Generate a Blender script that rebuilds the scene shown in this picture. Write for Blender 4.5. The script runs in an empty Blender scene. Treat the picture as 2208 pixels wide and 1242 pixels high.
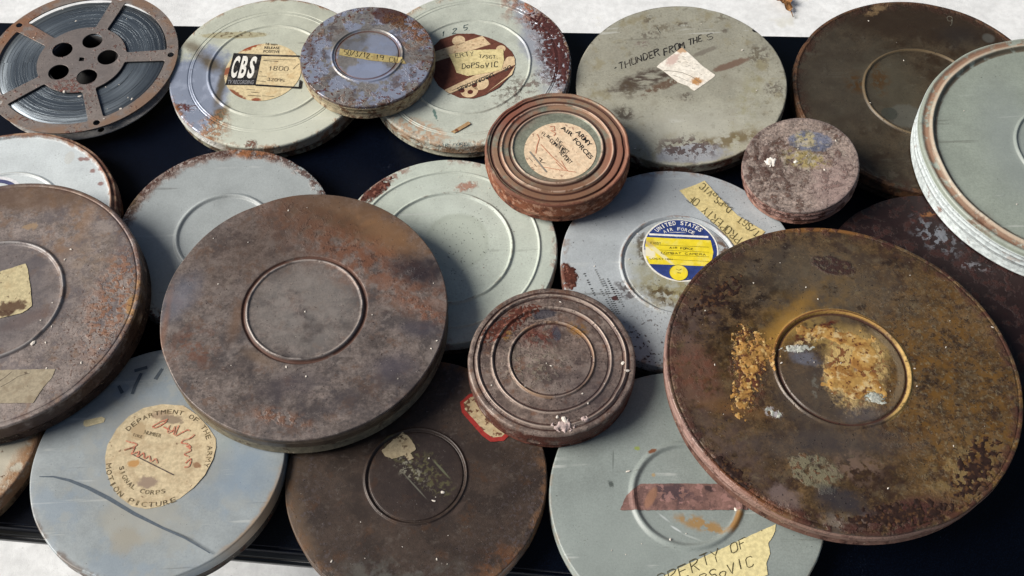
import bpy, bmesh, math, random
from mathutils import Vector, Matrix, Quaternion, noise as mn
random.seed(7)
PI = math.pi
S = 1.25                                  # metres per fitted unit = camera height over the table
sc = bpy.context.scene
COL = sc.collection

# ------------------------------------------------------------------ camera
F_PX, PITCH, ROLL, W, H = 2331.3, 1.014026, -0.0296452, 2208, 1242
cp, sp, cr, sr = math.cos(PITCH), math.sin(PITCH), math.cos(ROLL), math.sin(ROLL)
FW = Vector((0, cp, -sp)); RT = Vector((1, 0, 0)); UP = Vector((0, sp, cp))
R2 = RT * cr + UP * sr; U2 = -RT * sr + UP * cr
CAM = Vector((0, 0, S))
cd = bpy.data.cameras.new('camera'); cam = bpy.data.objects.new('camera', cd); COL.objects.link(cam)
cd.sensor_width = 36; cd.lens = F_PX / W * 36; cd.clip_start = 0.05; cd.clip_end = 200
m = Matrix((R2, U2, -FW)).transposed().to_4x4(); m.translation = CAM
cam.matrix_world = m; sc.camera = cam

# ------------------------------------------------------------------ sky, sun, exposure
SUN_AZ, SUN_EL = math.radians(181), math.radians(36)      # azimuth counted from +x towards +y
wd = bpy.data.worlds.new('World'); sc.world = wd; wd.use_nodes = True
wn = wd.node_tree; bg = wn.nodes['Background']
sky = wn.nodes.new('ShaderNodeTexSky'); sky.sky_type = 'NISHITA'; sky.sun_disc = False
sky.sun_elevation = SUN_EL; sky.sun_rotation = PI / 2 - SUN_AZ; sky.dust_density = 3.0; sky.air_density = 1.0
wn.links.new(sky.outputs[0], bg.inputs[0]); bg.inputs[1].default_value = 0.05
sd = bpy.data.lights.new('sun', 'SUN'); sun = bpy.data.objects.new('sun', sd); COL.objects.link(sun)
sd.energy = 5.0; sd.angle = math.radians(34); sd.color = (1, 0.96, 0.91)
sv = Vector((math.cos(SUN_EL) * math.cos(SUN_AZ), math.cos(SUN_EL) * math.sin(SUN_AZ), math.sin(SUN_EL)))
sun.rotation_euler = sv.to_track_quat('Z', 'Y').to_euler(); sun.location = sv * 5
sc.view_settings.view_transform = 'Standard'; sc.view_settings.look = 'None'
sc.view_settings.exposure = 0.0; sc.view_settings.gamma = 1.0
K_ALB = 0.92                              # display colour of a lit surface -> its base colour

# ------------------------------------------------------------------ helpers
def hexc(h, k=K_ALB):
    h = h.lstrip('#'); v = [int(h[i:i + 2], 16) / 255 for i in (0, 2, 4)]
    return tuple(min(.95, k * (c / 12.92 if c <= .04045 else ((c + .055) / 1.055) ** 2.4)) for c in v) + (1,)

def ray(px, py):
    return FW * F_PX + R2 * (px - W / 2) - U2 * (py - H / 2)

def at_z(px, py, z=0.0):
    d = ray(px, py); return CAM + d * ((z - CAM.z) / d.z)

def link(name, me, parent=None, mat=None, smooth=False):
    o = bpy.data.objects.new(name, me); COL.objects.link(o)
    if parent: o.parent = parent
    if mat: me.materials.append(mat)
    if smooth:
        for p in me.polygons: p.use_smooth = True
    return o

def from_bm(name, bm, parent=None, mat=None, smooth=False):
    me = bpy.data.meshes.new(name); bm.to_mesh(me); bm.free()
    return link(name, me, parent, mat, smooth)

def tag(o, label=None, cat=None, group=None, kind=None):
    if label: o['label'] = label
    if cat: o['category'] = cat
    if group: o['group'] = group
    if kind: o['kind'] = kind
    return o

class Can: pass
CANS = {}
# x, y, radius, tilt a, tilt b, top z, thickness  (fitted units)
GEO = {
 'A': (-.5205, .9545, .1175, 0, 0, .0285, .020), 'B': (-.2885, .9309, .1215, -.0027, -.0054, .0252, .024),
 'C': (-.1644, .9230, .0799, .0224, -.0206, .0535, .023), 'D': (-.0439, .9232, .1235, -.0515, -.0161, .0302, .023),
 'E': (.0550, .7652, .0805, -.0114, -.0052, .0628, .029), 'F': (.2084, .8862, .1247, -.0467, -.0213, .0309, .024),
 'G': (.4935, .8644, .1519, 0, 0, .0245, .024), 'H': (.6230, .7459, .1659, .002, .0005, .0592, .034),
 'I': (.3194, .7327, .0620, -.1617, -.0767, .0622, .026), 'J': (-.5659, .7156, .1261, 0, 0, .0265, .026),
 'K': (-.5314, .5894, .1509, -.0081, .0059, .0605, .032), 'L': (-.3148, .6880, .1202, 0, 0, .0246, .024),
 'M': (-.2096, .5640, .1439, .0337, .0015, .0667, .034), 'N': (-.0701, .6623, .1208, 0, -.0021, .0248, .024),
 'O': (.0372, .5046, .0832, .0029, .0013, .0544, .028), 'P': (.1808, .6309, .1277, 0, 0, .0246, .024),
 'Q': (.3198, .4842, .1722, .0277, .0392, .0573, .024), 'R': (-.3466, .4219, .1231, -.0203, .0254, .0305, .026),
 'S': (-.0976, .3981, .1255, -.0064, .0005, .0253, .024), 'T': (.1597, .3707, .1304, 0, 0, .0246, .024),
 'U': (-.5934, .4618, .1240, 0, 0, .0246, .024), 'V': (.4531, .5872, .1260, 0, 0, .0245, .024)}

for k, (x, y, r, a, b, zt, th) in GEO.items():
    c = Can(); c.k = k; c.R = r * S; c.h = th * S
    c.n = Vector((a, b, 1)).normalized(); c.top = Vector((x, y, zt)) * S
    c.q = Vector((0, 0, 1)).rotation_difference(c.n); c.qi = c.q.inverted()
    c.rings = []; c.steps = []; c.zz = 0
    CANS[k] = c

def P(k, px, py):
    """point of the photograph -> local x, y on the lid of can k"""
    c = CANS[k]; d = ray(px, py)
    t = ((c.top - CAM).dot(c.n)) / d.dot(c.n)
    v = c.qi @ (CAM + d * t - c.top)
    return Vector((v.x, v.y))

def rad(k, px, py): return P(k, px, py).length

def lift(c, x, y):
    z = 0
    for cx, cy, nx, ny, st, ln, am in getattr(c, 'lifts', []):
        t = ((x - cx) * nx + (y - cy) * ny - st) / ln
        if t > 0: z += am * min(t, 1.3) ** 2
    return z

def add_lift(k, a, b, am):
    """a label edge that curls up: from pixel a (still flat) to pixel b (loose edge)"""
    c = CANS[k]; p, q = P(k, *a), P(k, *b); d = q - p
    if not hasattr(c, 'lifts'): c.lifts = []
    c.lifts.append((p.x, p.y, d.x / d.length, d.y / d.length, 0, d.length, am))

def sm(t): t = max(0, min(1, t)); return t * t * (3 - 2 * t)

def prof(c, r):
    z = 0
    for rr, w, h in c.rings:
        t = abs(r - rr) / w
        if t < 1: z += 1.35 * h * .5 * (1 + math.cos(PI * t))
    for rr, w, h in c.steps:
        z += h * sm((r - rr + w) / (2 * w))
    return z

GAIN = {'K': 1.02, 'M': .95, 'F': .98, 'H': .97, 'T': 1.08, 'R': 1.04, 'O': .98, 'J': 1.06, 'L': 1.02, 'S': .62, 'G': .48, 'Q': .82, 'I': .92, 'B': 1.03, 'C': .98}   # colour gain for each can
# ------------------------------------------------------------------ node painting
class Paint:
    def __init__(s, name, base, k=None, rough=.55, metal=0.0, spec=.4):
        s.mat = bpy.data.materials.new(name); s.mat.use_nodes = True
        s.nt = s.mat.node_tree; s.k = k; s.b = s.nt.nodes['Principled BSDF']
        s.b.inputs['Specular IOR Level'].default_value = spec
        tc = s.N('ShaderNodeTexCoord'); s.co = tc.outputs['Object']; s.cache = {}
        s.seed = random.uniform(-50, 50)
        s.g = K_ALB * GAIN.get(k, 1)
        s.col = hexc(base, s.g) if isinstance(base, str) else base
        s.rgh = rough; s.met = metal; s.hgt = None
        sx = s.N('ShaderNodeSeparateXYZ'); s.L(s.co, sx.inputs[0]); s.sx = sx
        if k: s.R = CANS[k].R
        cx = s.N('ShaderNodeCombineXYZ'); s.L(sx.outputs[0], cx.inputs[0]); s.L(sx.outputs[1], cx.inputs[1])
        s.r = s.vec('LENGTH', cx.outputs[0])
    def N(s, t): return s.nt.nodes.new(t)
    def L(s, a, b): s.nt.links.new(a, b)
    def put(s, v, inp):
        if hasattr(v, 'links') or hasattr(v, 'is_output'): s.L(v, inp)
        else: inp.default_value = v
    def vec(s, op, a, b=None):
        n = s.N('ShaderNodeVectorMath'); n.operation = op; s.put(a, n.inputs[0])
        if b is not None: s.put(b, n.inputs[1])
        return n.outputs['Value'] if op in ('LENGTH', 'DOT_PRODUCT') else n.outputs[0]
    def math(s, op, a, b=None, c=None, clamp=False):
        n = s.N('ShaderNodeMath'); n.operation = op; n.use_clamp = clamp
        s.put(a, n.inputs[0])
        if b is not None: s.put(b, n.inputs[1])
        if c is not None: s.put(c, n.inputs[2])
        return n.outputs[0]
    def noise(s, scale, detail=5, rough=.6, dist=0.0, sd=0, stretch=None):
        key = (scale, detail, rough, dist, sd, stretch)
        if key not in s.cache:
            mp = s.N('ShaderNodeMapping'); s.L(s.co, mp.inputs[0])
            o = s.seed + sd * 3.37
            mp.inputs['Location'].default_value = (o, o * .7 - sd, o * .31 + sd)
            if stretch:
                mp.inputs['Rotation'].default_value = (0, 0, stretch[1]); mp.inputs['Scale'].default_value = (stretch[0], 1, 1)
            n = s.N('ShaderNodeTexNoise'); s.L(mp.outputs[0], n.inputs['Vector'])
            n.inputs['Scale'].default_value = scale; n.inputs['Detail'].default_value = detail
            n.inputs['Roughness'].default_value = rough; n.inputs['Distortion'].default_value = dist
            s.cache[key] = n.outputs['Fac']
        return s.cache[key]
    def mr(s, v, lo, hi):
        n = s.N('ShaderNodeMapRange'); n.interpolation_type = 'SMOOTHSTEP'
        s.put(v, n.inputs['Value'])
        if lo < hi:
            a, b, c, d = lo, hi, 0, 1
        else:
            a, b, c, d = hi, lo, 1, 0
        for i, x in zip(('From Min', 'From Max', 'To Min', 'To Max'), (a, b, c, d)): n.inputs[i].default_value = x
        return n.outputs[0]
    def nz(s, scale, lo, hi, detail=5, rough=.6, sd=0, dist=0.0, stretch=None):
        return s.mr(s.noise(scale, detail, rough, dist, sd, stretch), lo, hi)
    def blob(s, px, py, rx, ry=None, rot=0, soft=.35, warp=.5, wsc=45, sd=1):
        """soft edged ragged patch given in photograph pixels"""
        ry = ry or rx
        c = P(s.k, px, py); ca, sa = math.cos(math.radians(rot)), math.sin(math.radians(rot))
        ax = P(s.k, px + rx * ca, py + rx * sa) - c; ay = P(s.k, px - ry * sa, py + ry * ca) - c
        mp = s.N('ShaderNodeMapping'); mp.vector_type = 'TEXTURE'; s.L(s.co, mp.inputs[0])
        mp.inputs['Location'].default_value = (c.x, c.y, 0)
        mp.inputs['Rotation'].default_value = (0, 0, math.atan2(ax.y, ax.x))
        mp.inputs['Scale'].default_value = (ax.length, ay.length, 10)
        d = s.vec('LENGTH', mp.outputs[0])
        if warp:
            n = s.noise(wsc, 6, .65, 0, sd)
            d = s.math('MULTIPLY_ADD', n, warp * 3.0, s.math('SUBTRACT', d, warp * 1.5))
        return s.mr(d, 1 + soft, 1 - soft)
    def rim(s, f0, f1, warp=.04, wsc=60, sd=2):
        """mask growing from radius f0*R to f1*R"""
        v = s.math('DIVIDE', s.r, s.R)
        if warp: v = s.math('MULTIPLY_ADD', s.noise(wsc, 6, .7, 0, sd), warp * 3, s.math('SUBTRACT', v, warp * 1.5))
        return s.mr(v, f0, f1)
    def band(s, r, w, warp=0.0, soft=.4):
        v = s.math('ABSOLUTE', s.math('SUBTRACT', s.r, r))
        v = s.math('DIVIDE', v, w)
        if warp: v = s.math('MULTIPLY_ADD', s.noise(70, 5, .7, 0, 5), warp * 3, s.math('SUBTRACT', v, warp * 1.5))
        return s.mr(v, 1 + soft, 1 - soft)
    def below(s, z0, z1): return s.mr(s.sx.outputs[2], z1, z0)      # 1 under z0, 0 over z1
    def mul(s, *a):
        o = a[0]
        for x in a[1:]: o = s.math('MULTIPLY', o, x)
        return o
    def add(s, color, mask, op=1.0, rough=None, metal=None, h=None, sub=None):
        if op != 1: mask = s.math('MULTIPLY', mask, op)
        n = s.N('ShaderNodeMix'); n.data_type = 'RGBA'
        s.L(mask, n.inputs['Factor']); s.put(s.col, n.inputs['A'])
        s.put(hexc(color, s.g) if isinstance(color, str) else color, n.inputs['B']); s.col = n.outputs['Result']
        for att, v in (('rgh', rough), ('met', metal)):
            if v is not None:
                q = s.N('ShaderNodeMix'); s.L(mask, q.inputs['Factor'])
                s.put(getattr(s, att), q.inputs['A']); q.inputs['B'].default_value = v
                setattr(s, att, q.outputs['Result'])
        if h:
            t = s.math('MULTIPLY', mask, h)
            s.hgt = t if s.hgt is None else s.math('ADD', s.hgt, t)
        return s
    def grain(s, scale, amt, detail=4, sd=9):
        """fine multiplicative mottling of the colour"""
        n = s.N('ShaderNodeMix'); n.data_type = 'RGBA'; n.blend_type = 'MULTIPLY'; n.inputs['Factor'].default_value = 1
        v = s.math('MULTIPLY_ADD', s.mr(s.noise(scale, detail, .65, 0, sd), .32, .68), amt * 2.2, 1 - amt * 1.1)
        s.put(s.col, n.inputs['A']); s.L(v, n.inputs['B']); s.col = n.outputs['Result']; return s
    def scuff(s, light='#d8dad4', dark='#4b463d', op=.35):
        for i, ang in enumerate((.4, 1.9, -.7)):
            n = s.nz(55, .64, .67, 4, .6, 40 + i, 0, (.045, ang))
            s.add(light if i != 1 else dark, s.mul(n, s.nz(16, .46, .58, 3, .5, 50 + i)), op)
        s.add(dark, s.nz(9, .5, .75, 6, .65, 55), .16); s.add(dark, s.mul(s.nz(640, .66, .70, 2, .5, 56), s.nz(22, .44, .6, 4, .6, 57)), op * 1.3)
        return s
    def done(s, bump=.0003, wave=.0):
        s.put(s.col, s.b.inputs['Base Color']); s.put(s.rgh, s.b.inputs['Roughness']); s.put(s.met, s.b.inputs['Metallic'])
        hs = s.math('MULTIPLY', s.noise(900, 3, .6, 0, 4), bump * .5)
        if s.hgt is not None:
            hs = s.math('ADD', hs, s.math('MULTIPLY', s.math('MULTIPLY', s.hgt, s.math('ADD', s.noise(420, 4, .7, 0, 3), .35)), bump * 3))
        if wave: hs = s.math('ADD', hs, s.math('MULTIPLY', s.noise(14, 2, .5, 0, 6), wave))
        b = s.N('ShaderNodeBump'); b.inputs['Strength'].default_value = 1; b.inputs['Distance'].default_value = 1
        s.L(hs, b.inputs['Height']); s.L(b.outputs[0], s.b.inputs['Normal'])
        return s.mat

def flat(name, col, rough=.7, amt=.12, scale=300, spec=.3, metal=0):
    p = Paint(name, col, None, rough, metal, spec); p.grain(scale, amt); return p.done(.0001)

# ------------------------------------------------------------------ can geometry
def lathe(pts, seg=192, wob=0.0, cap=True):
    bm = bmesh.new(); rows = []
    ph = [random.uniform(0, 6.28) for _ in range(4)]
    dents = [(random.uniform(0, 6.28), random.uniform(.04, .14), random.uniform(1.5, 4.5) * wob) for _ in range(6)]
    for r, z in pts:
        if r < 1e-6: rows.append([bm.verts.new((0, 0, z))]); continue
        row = []
        for i in range(seg):
            t = 2 * PI * i / seg
            q = min(1, r / .09) ** 2
            rr = r + q * wob * (1.3 * math.sin(2 * t + ph[0]) + .8 * math.sin(3 * t + ph[1]) + .5 * math.sin(7 * t + ph[2]) + .35 * math.sin(17 * t + ph[3]) + .8 * mn.noise(Vector((math.cos(t) * 5, math.sin(t) * 5, ph[0]))))
            for dt, dw, da in dents:
                u = (t - dt + PI) % (2 * PI) - PI
                if abs(u) < 3 * dw: rr -= q ** 3 * da * math.exp(-(u / dw) ** 2)
            zz = z + (wob * 1.6 * mn.noise(Vector((rr * math.cos(t) * 22, rr * math.sin(t) * 22, ph[1]))) if wob else 0)
            row.append(bm.verts.new((rr * math.cos(t), rr * math.sin(t), zz)))
        rows.append(row)
    for a, b in zip(rows, rows[1:]):
        for i in range(seg):
            j = (i + 1) % seg
            if len(a) == 1: bm.faces.new((a[0], b[i], b[j]))
            elif len(b) == 1: bm.faces.new((a[j], a[i], b[0]))
            else: bm.faces.new((a[i], b[i], b[j], a[j]))
    bmesh.ops.recalc_face_normals(bm, faces=bm.faces[:])
    return bm

def lid_points(c, edge, skirt, bead):
    rs = {c.R * i / 24 for i in range(23)} | {c.R - edge}
    for rr, w, h in c.rings:
        for i in range(-8, 9): rs.add(rr + w * i / 8)
    for rr, w, h in c.steps:
        for i in range(-6, 7): rs.add(rr + w * i / 6)
    rs = sorted(r for r in rs if 0 <= r <= c.R - edge + 1e-9)
    pts = [(r, prof(c, r)) for r in rs]
    z0 = pts[-1][1]
    for i in range(1, 7):                                  # rounded shoulder
        a = PI / 2 * i / 6
        pts.append((c.R - edge + edge * math.sin(a), z0 - edge * (1 - math.cos(a))))
    zb = -skirt
    pts += [(c.R + .0002, z0 - edge - .001)]
    n = len(bead)
    for f, d in bead:                                      # beads rolled into the skirt
        zc = z0 - edge - (skirt - edge) * f
        for t in (-1, -.5, 0, .5, 1): pts.append((c.R + d * math.cos(PI / 2 * t), zc - .0016 * t))
    pts += [(c.R, zb + .001), (c.R - .0003, zb), (c.R - .0012, zb)]
    return pts

def build_can(k, label, lid_mat, base_mat, edge=.003, skirt=.6, bead=((.85, .0008),), cat='film can', group='old film cans spread over the black table', name='film_can', seg=192):
    c = CANS[k]
    e = bpy.data.objects.new(name, None); COL.objects.link(e); e.empty_display_size = .05
    e.location = c.top - c.n * c.h; e.rotation_mode = 'QUATERNION'; e.rotation_quaternion = c.q
    tag(e, label, cat, group); c.root = e
    sk = c.h * skirt
    o = from_bm('lid', lathe(lid_points(c, edge, sk, bead), seg, .00025), e, lid_mat, True); o.location = (0, 0, c.h)
    b = c.R - .0014; hb = c.h
    pts = [(0, .0006), (b - .004, .0006), (b - .002, 0), (b + .0004, .0004), (b + .0011, .0018), (b + .0004, .0034), (b, .0044),
           (b, hb * .5), (b, hb - .004), (b - .001, hb - .004)]
    o = from_bm('base', lathe(pts, seg, .0002), e, base_mat, True)
    return e

def sheet(k, name, pts, mat, dz=.0003, th=.00025, rag=.0, drape=False, parent=None, closed_pts=None, px=True, curl=None):
    """thin paper or tape with an outline given in photograph pixels, laid on the lid of can k"""
    c = CANS[k]
    v = [P(k, *p) if px else Vector(p) for p in pts]
    if rag:
        out = []
        for i, a in enumerate(v):
            b = v[(i + 1) % len(v)]; n = max(1, int((b - a).length / .0022))
            for j in range(n):
                q = a.lerp(b, j / n)
                if j: q = q + Vector((random.uniform(-rag, rag), random.uniform(-rag, rag)))
                out.append(q)
        v = out
    bm = bmesh.new(); vs = [bm.verts.new((p.x, p.y, 0)) for p in v]; bm.faces.new(vs)
    bmesh.ops.recalc_face_normals(bm, faces=bm.faces[:])
    if bm.faces[:][0].normal.z < 0: bmesh.ops.reverse_faces(bm, faces=bm.faces[:])
    if drape:
        xs = [p.x for p in v]; ys = [p.y for p in v]; st = .0022
        for ax, lo, hi in ((0, min(xs), max(xs)), (1, min(ys), max(ys))):
            t = lo + st
            while t < hi:
                no = Vector((1, 0, 0)) if ax == 0 else Vector((0, 1, 0))
                bmesh.ops.bisect_plane(bm, geom=bm.verts[:] + bm.edges[:] + bm.faces[:], plane_co=no * t, plane_no=no)
                t += st
    else:
        bmesh.ops.triangulate(bm, faces=bm.faces[:])
    if th:
        r = bmesh.ops.extrude_face_region(bm, geom=bm.faces[:])
        for q in r['geom']:
            if isinstance(q, bmesh.types.BMVert): q.co.z += th
    for q in bm.verts:
        rr = math.hypot(q.co.x, q.co.y)
        q.co.z += dz + prof(c, rr) + lift(c, q.co.x, q.co.y)
    o = from_bm(name, bm, parent or c.root, mat)
    o.location = (0, 0, c.h) if parent is None else (0, 0, 0)
    return o

def disc_pts(k, cpx, epx, n=64, cut=None):
    c = P(k, *cpx); r = (P(k, *epx) - c).length
    return [tuple(c + Vector((math.cos(t), math.sin(t))) * r) for t in [2 * PI * i / n for i in range(n)]], c, r

GL = {}
def glyph(txt, bold=0.0):
    if (txt, bold) not in GL:
        cu = bpy.data.curves.new('t', 'FONT'); cu.body = txt; cu.resolution_u = 3; cu.offset = bold
        ob = bpy.data.objects.new('t', cu); COL.objects.link(ob)
        me = bpy.data.meshes.new_from_object(ob)
        vs = [v.co.copy() for v in me.vertices]; fs = [tuple(p.vertices) for p in me.polygons]
        bpy.data.objects.remove(ob); bpy.data.curves.remove(cu); bpy.data.meshes.remove(me)
        x0 = min(v.x for v in vs); x1 = max(v.x for v in vs); y0 = min(v.y for v in vs); y1 = max(v.y for v in vs)
        GL[(txt, bold)] = ([((v.x - x0) / (x1 - x0), (v.y - y0) / (y1 - y0)) for v in vs], fs, (x1 - x0) / (y1 - y0))
    return GL[(txt, bold)]

def smooth(pts, n=5):
    out = []; P_ = [pts[0]] + list(pts) + [pts[-1]]
    for i in range(1, len(P_) - 2):
        p0, p1, p2, p3 = P_[i - 1:i + 3]
        for j in range(n):
            t = j / n
            out.append(tuple(.5 * (2 * p1[k] + (p2[k] - p0[k]) * t + (2 * p0[k] - 5 * p1[k] + 4 * p2[k] - p3[k]) * t * t + (3 * p1[k] - p0[k] - 3 * p2[k] + p3[k]) * t ** 3) for k in (0, 1)))
    return out + [pts[-1]]

class Ink:
    """flat print or handwriting collected into one mesh that lies on a lid"""
    def __init__(s, k, dz=.0007): s.k = k; s.v = []; s.f = []; s.dz = dz; s.n = 0
    def vert(s, p, dz=0):
        s.v.append((p.x, p.y, prof(CANS[s.k], p.length) + s.dz + dz + lift(CANS[s.k], p.x, p.y))); return len(s.v) - 1
    def text(s, txt, a, b, c, bold=0.0, px=True):
        """bottom left, bottom right, top left corners"""
        if px: a, b, c = (P(s.k, *q) for q in (a, b, c))
        vs, fs, _ = glyph(txt, bold); o = len(s.v)
        for u, w in vs: s.vert(a + (b - a) * u + (c - a) * w)
        s.f += [tuple(i + o for i in f) for f in fs]; return s
    def arc(s, txt, cpx, apx, bpx, hh, bold=0.0, bottom=False):
        """letters round a circle from pixel a to pixel b"""
        c = P(s.k, *cpx); a = P(s.k, *apx) - c; b = P(s.k, *bpx) - c; r = (a.length + b.length) / 2
        t0 = math.atan2(a.y, a.x); t1 = math.atan2(b.y, b.x)
        if bottom:
            while t1 < t0: t1 += 2 * PI
        else:
            while t1 > t0: t1 -= 2 * PI
        n = len(txt)
        for i, ch in enumerate(txt):
            if ch == ' ': continue
            t = t0 + (t1 - t0) * (i + .5) / n; w = abs(t1 - t0) * r / n * .78
            if ch in 'I1': w *= .35
            rad_ = Vector((math.cos(t), math.sin(t))); tan = Vector((-rad_.y, rad_.x)) * (1 if bottom else -1)
            up = -rad_ if bottom else rad_
            m_ = c + rad_ * r
            s.text(ch, m_ - tan * w / 2 - up * hh / 2, m_ + tan * w / 2 - up * hh / 2, m_ - tan * w / 2 + up * hh / 2, bold, px=False)
        return s
    def line(s, pts, w, px=True, jit=0, taper=False):
        p = [P(s.k, *q) if px else q for q in pts]
        if jit: p = [q + Vector((random.uniform(-jit, jit), random.uniform(-jit, jit))) for q in p]
        s.n += 1; n = len(p); ids = []
        for i, q in enumerate(p):
            d = (p[min(n - 1, i + 1)] - p[max(0, i - 1)])
            d = d.normalized() if d.length > 0 else Vector((1, 0)); nn = Vector((-d.y, d.x)) * w / 2
            nn *= 1 + .35 * mn.noise(Vector((q.x * 900, q.y * 900, s.n)))
            if taper: nn *= max(.25, math.sin(PI * (i + .5) / n))
            dz = .000004 * (s.n % 40)
            ids.append((s.vert(q + nn, dz), s.vert(q - nn, dz)))
        for (a, b), (c, d) in zip(ids, ids[1:]): s.f.append((b, d, c, a))
        return s
    def rect(s, a, b, c, d): 
        ids = [s.vert(P(s.k, *q)) for q in (a, b, c, d)]; s.f.append(tuple(ids)); return s
    def disc(s, cpx, epx, n=40, inner=0.0):
        c = P(s.k, *cpx); r = (P(s.k, *epx) - c).length
        o = [s.vert(c + Vector((math.cos(2 * PI * i / n), math.sin(2 * PI * i / n))) * r) for i in range(n)]
        if inner:
            q = [s.vert(c + Vector((math.cos(2 * PI * i / n), math.sin(2 * PI * i / n))) * r * inner) for i in range(n)]
            for i in range(n): s.f.append((o[i], o[(i + 1) % n], q[(i + 1) % n], q[i]))
        else: s.f.append(tuple(o))
        return s
    def hand(s, txt, a, b, c, w=.0009, jit=.0):
        a, b, c = (P(s.k, *q) for q in (a, b, c)); n = len(txt)
        for i, ch in enumerate(txt):
            if ch == ' ': continue
            for pl in STROKES[ch].split():
                pts = []
                prs = [(int(pl[j]), int(pl[j + 1])) for j in range(0, len(pl), 2)]
                for (x0, y0), (x1, y1) in zip(prs, prs[1:]):
                    for q in range(3):
                        pts.append((x0 + (x1 - x0) * q / 3, y0 + (y1 - y0) * q / 3))
                pts.append(prs[-1])
                ox = random.uniform(-.06, .06); oy = random.uniform(-.08, .08)
                out = [a + (b - a) * ((i + .1 + .72 * x / 4 + ox) / n) + (c - a) * (y / 6 + oy) for x, y in pts]
                s.line(out, w * random.uniform(.8, 1.15), px=False, jit=jit)
        return s
    def build(s, name, mat, parent=None):
        me = bpy.data.meshes.new(name); me.from_pydata(s.v, [], s.f); me.update()
        bm = bmesh.new(); bm.from_mesh(me)
        for f in bm.faces:
            f.normal_update()
            if f.normal.z < 0: f.normal_flip()
        bm.to_mesh(me); bm.free()
        o = link(name, me, parent or CANS[s.k].root, mat)
        if parent is None: o.location = (0, 0, CANS[s.k].h)
        o['kind'] = 'stuff'
        return o

def crust(k, blobs, mat, hmax=.0012, freq=110, step=.0011, bite=.9, name='crust', seed=0):
    """a raised flaky deposit: a height field that dips under the lid where it has broken away"""
    c = CANS[k]; E = []
    for px, py, rx, ry, rot in blobs:
        o = P(k, px, py); ca, sa = math.cos(math.radians(rot)), math.sin(math.radians(rot))
        ax = P(k, px + rx * ca, py + rx * sa) - o; ay = P(k, px - ry * sa, py + ry * ca) - o
        E.append((o, ax, ay))
    x0 = min(o.x - 1.5 * (abs(u.x) + abs(v.x)) for o, u, v in E); x1 = max(o.x + 1.5 * (abs(u.x) + abs(v.x)) for o, u, v in E)
    y0 = min(o.y - 1.5 * (abs(u.y) + abs(v.y)) for o, u, v in E); y1 = max(o.y + 1.5 * (abs(u.y) + abs(v.y)) for o, u, v in E)
    nx = int((x1 - x0) / step) + 1; ny = int((y1 - y0) / step) + 1
    H = {}
    for i in range(nx):
        for j in range(ny):
            x = x0 + i * step + random.uniform(-.3, .3) * step; y = y0 + j * step + random.uniform(-.3, .3) * step
            g = max(1 - math.sqrt(((x - o.x) * u.x + (y - o.y) * u.y) ** 2 / u.length_squared ** 2 + ((x - o.x) * v.x + (y - o.y) * v.y) ** 2 / v.length_squared ** 2) for o, u, v in E)
            f = mn.fractal(Vector((x * freq, y * freq, seed)), .9, 2.2, 5)
            h = min(1, 3.2 * (g + bite * f)); rr = math.hypot(x, y)
            if g > -.6 and rr < c.R * .985: H[i, j] = (x, y, prof(c, rr) + .0001 + hmax * h * (.75 + .3 * mn.noise(Vector((x * 210, y * 210, seed + 3))) + .14 * mn.noise(Vector((x * 520, y * 520, seed)))) if h > 0 else prof(c, rr) + hmax * max(h, -.6), h)
    bm = bmesh.new(); V = {}
    for i in range(nx - 1):
        for j in range(ny - 1):
            q = [(i, j), (i + 1, j), (i + 1, j + 1), (i, j + 1)]
            if all(t in H for t in q) and max(H[t][3] for t in q) > 0:
                for t in q:
                    if t not in V: V[t] = bm.verts.new(H[t][:3])
                bm.faces.new([V[t] for t in q])
    o = from_bm(name, bm, c.root, mat, True); o.location = (0, 0, c.h); o['kind'] = 'stuff'
    return o

STROKES = {'A': '002640 1232', 'B': '000636453303 0333423000', 'C': '4536160501103041', 'D': '00062644422000', 'E': '46060040 0333',
 'F': '460600 0333', 'G': '453616050110304143 4323', 'H': '0006 4046 0343', 'I': '2026', 'K': '0006 460340', 'L': '060040', 'M': '0006234640',
 'N': '00064046', 'O': '160501103041453616', 'P': '000636453403', 'R': '000636453403 2340', 'S': '45361605133341301001', 'T': '0646 2620',
 'U': '060110304146', 'V': '062046', 'W': '0610233046', 'X': '0046 0640', 'Y': '062346 2320', 'Z': '06460040', '/': '0046', '-': '1333',
 '.': '2021', "'": '2625', '0': '160501103041453616', '1': '142620', '2': '051636450040', '3': '06362342301001', '5': '46060333423010',
 '8': '16051333413010011333453616', '9': '453616051333454130', 'o': '13021030423313', 'v': '032043', 'r': '0003 023344', 'i': '2023 2525',
 'c': '4313021040', '*': '2323 1333'}

# ------------------------------------------------------------------ shared plain materials
def worn(name, col, pale, lo=.5):
    p = Paint(name, col, None, .7, 0, .25); p.grain(250, .3); p.add(pale, p.nz(420, lo, lo + .12, 4, .6, 3), .75); p.add(pale, p.nz(60, .52, .66, 4, .6, 5), .6); return p.done(.0001)
INK = worn('black_ink', '#1b1a1c', '#6b6458', .56); FADED = flat('faded_ink', '#4c4238', .7); REDINK = worn('red_pencil', '#c0715a', '#c7a586', .46)
TAPE_INK = flat('pencil_grey', '#51492f', .7); WHITEINK = flat('white_print', '#f2efe4', .6)

def paper(name, k, base='#dccba4', stain='#b08a54', rust='#7c3a20', n=1.0, sc_=90, rlo=.62, blobs=()):
    p = Paint(name, base, k, .8, 0, .2); p.grain(220, .14)
    p.add(stain, p.nz(sc_, .48, .68, 6), .55 * n); p.add(rust, p.nz(160, rlo, rlo + .06, 6, .6, 3), .85 * n)
    for col, *b in blobs: p.add(col, p.blob(*b, soft=.3, warp=.7, wsc=150), .9)
    return p.done(.0002)

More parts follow.
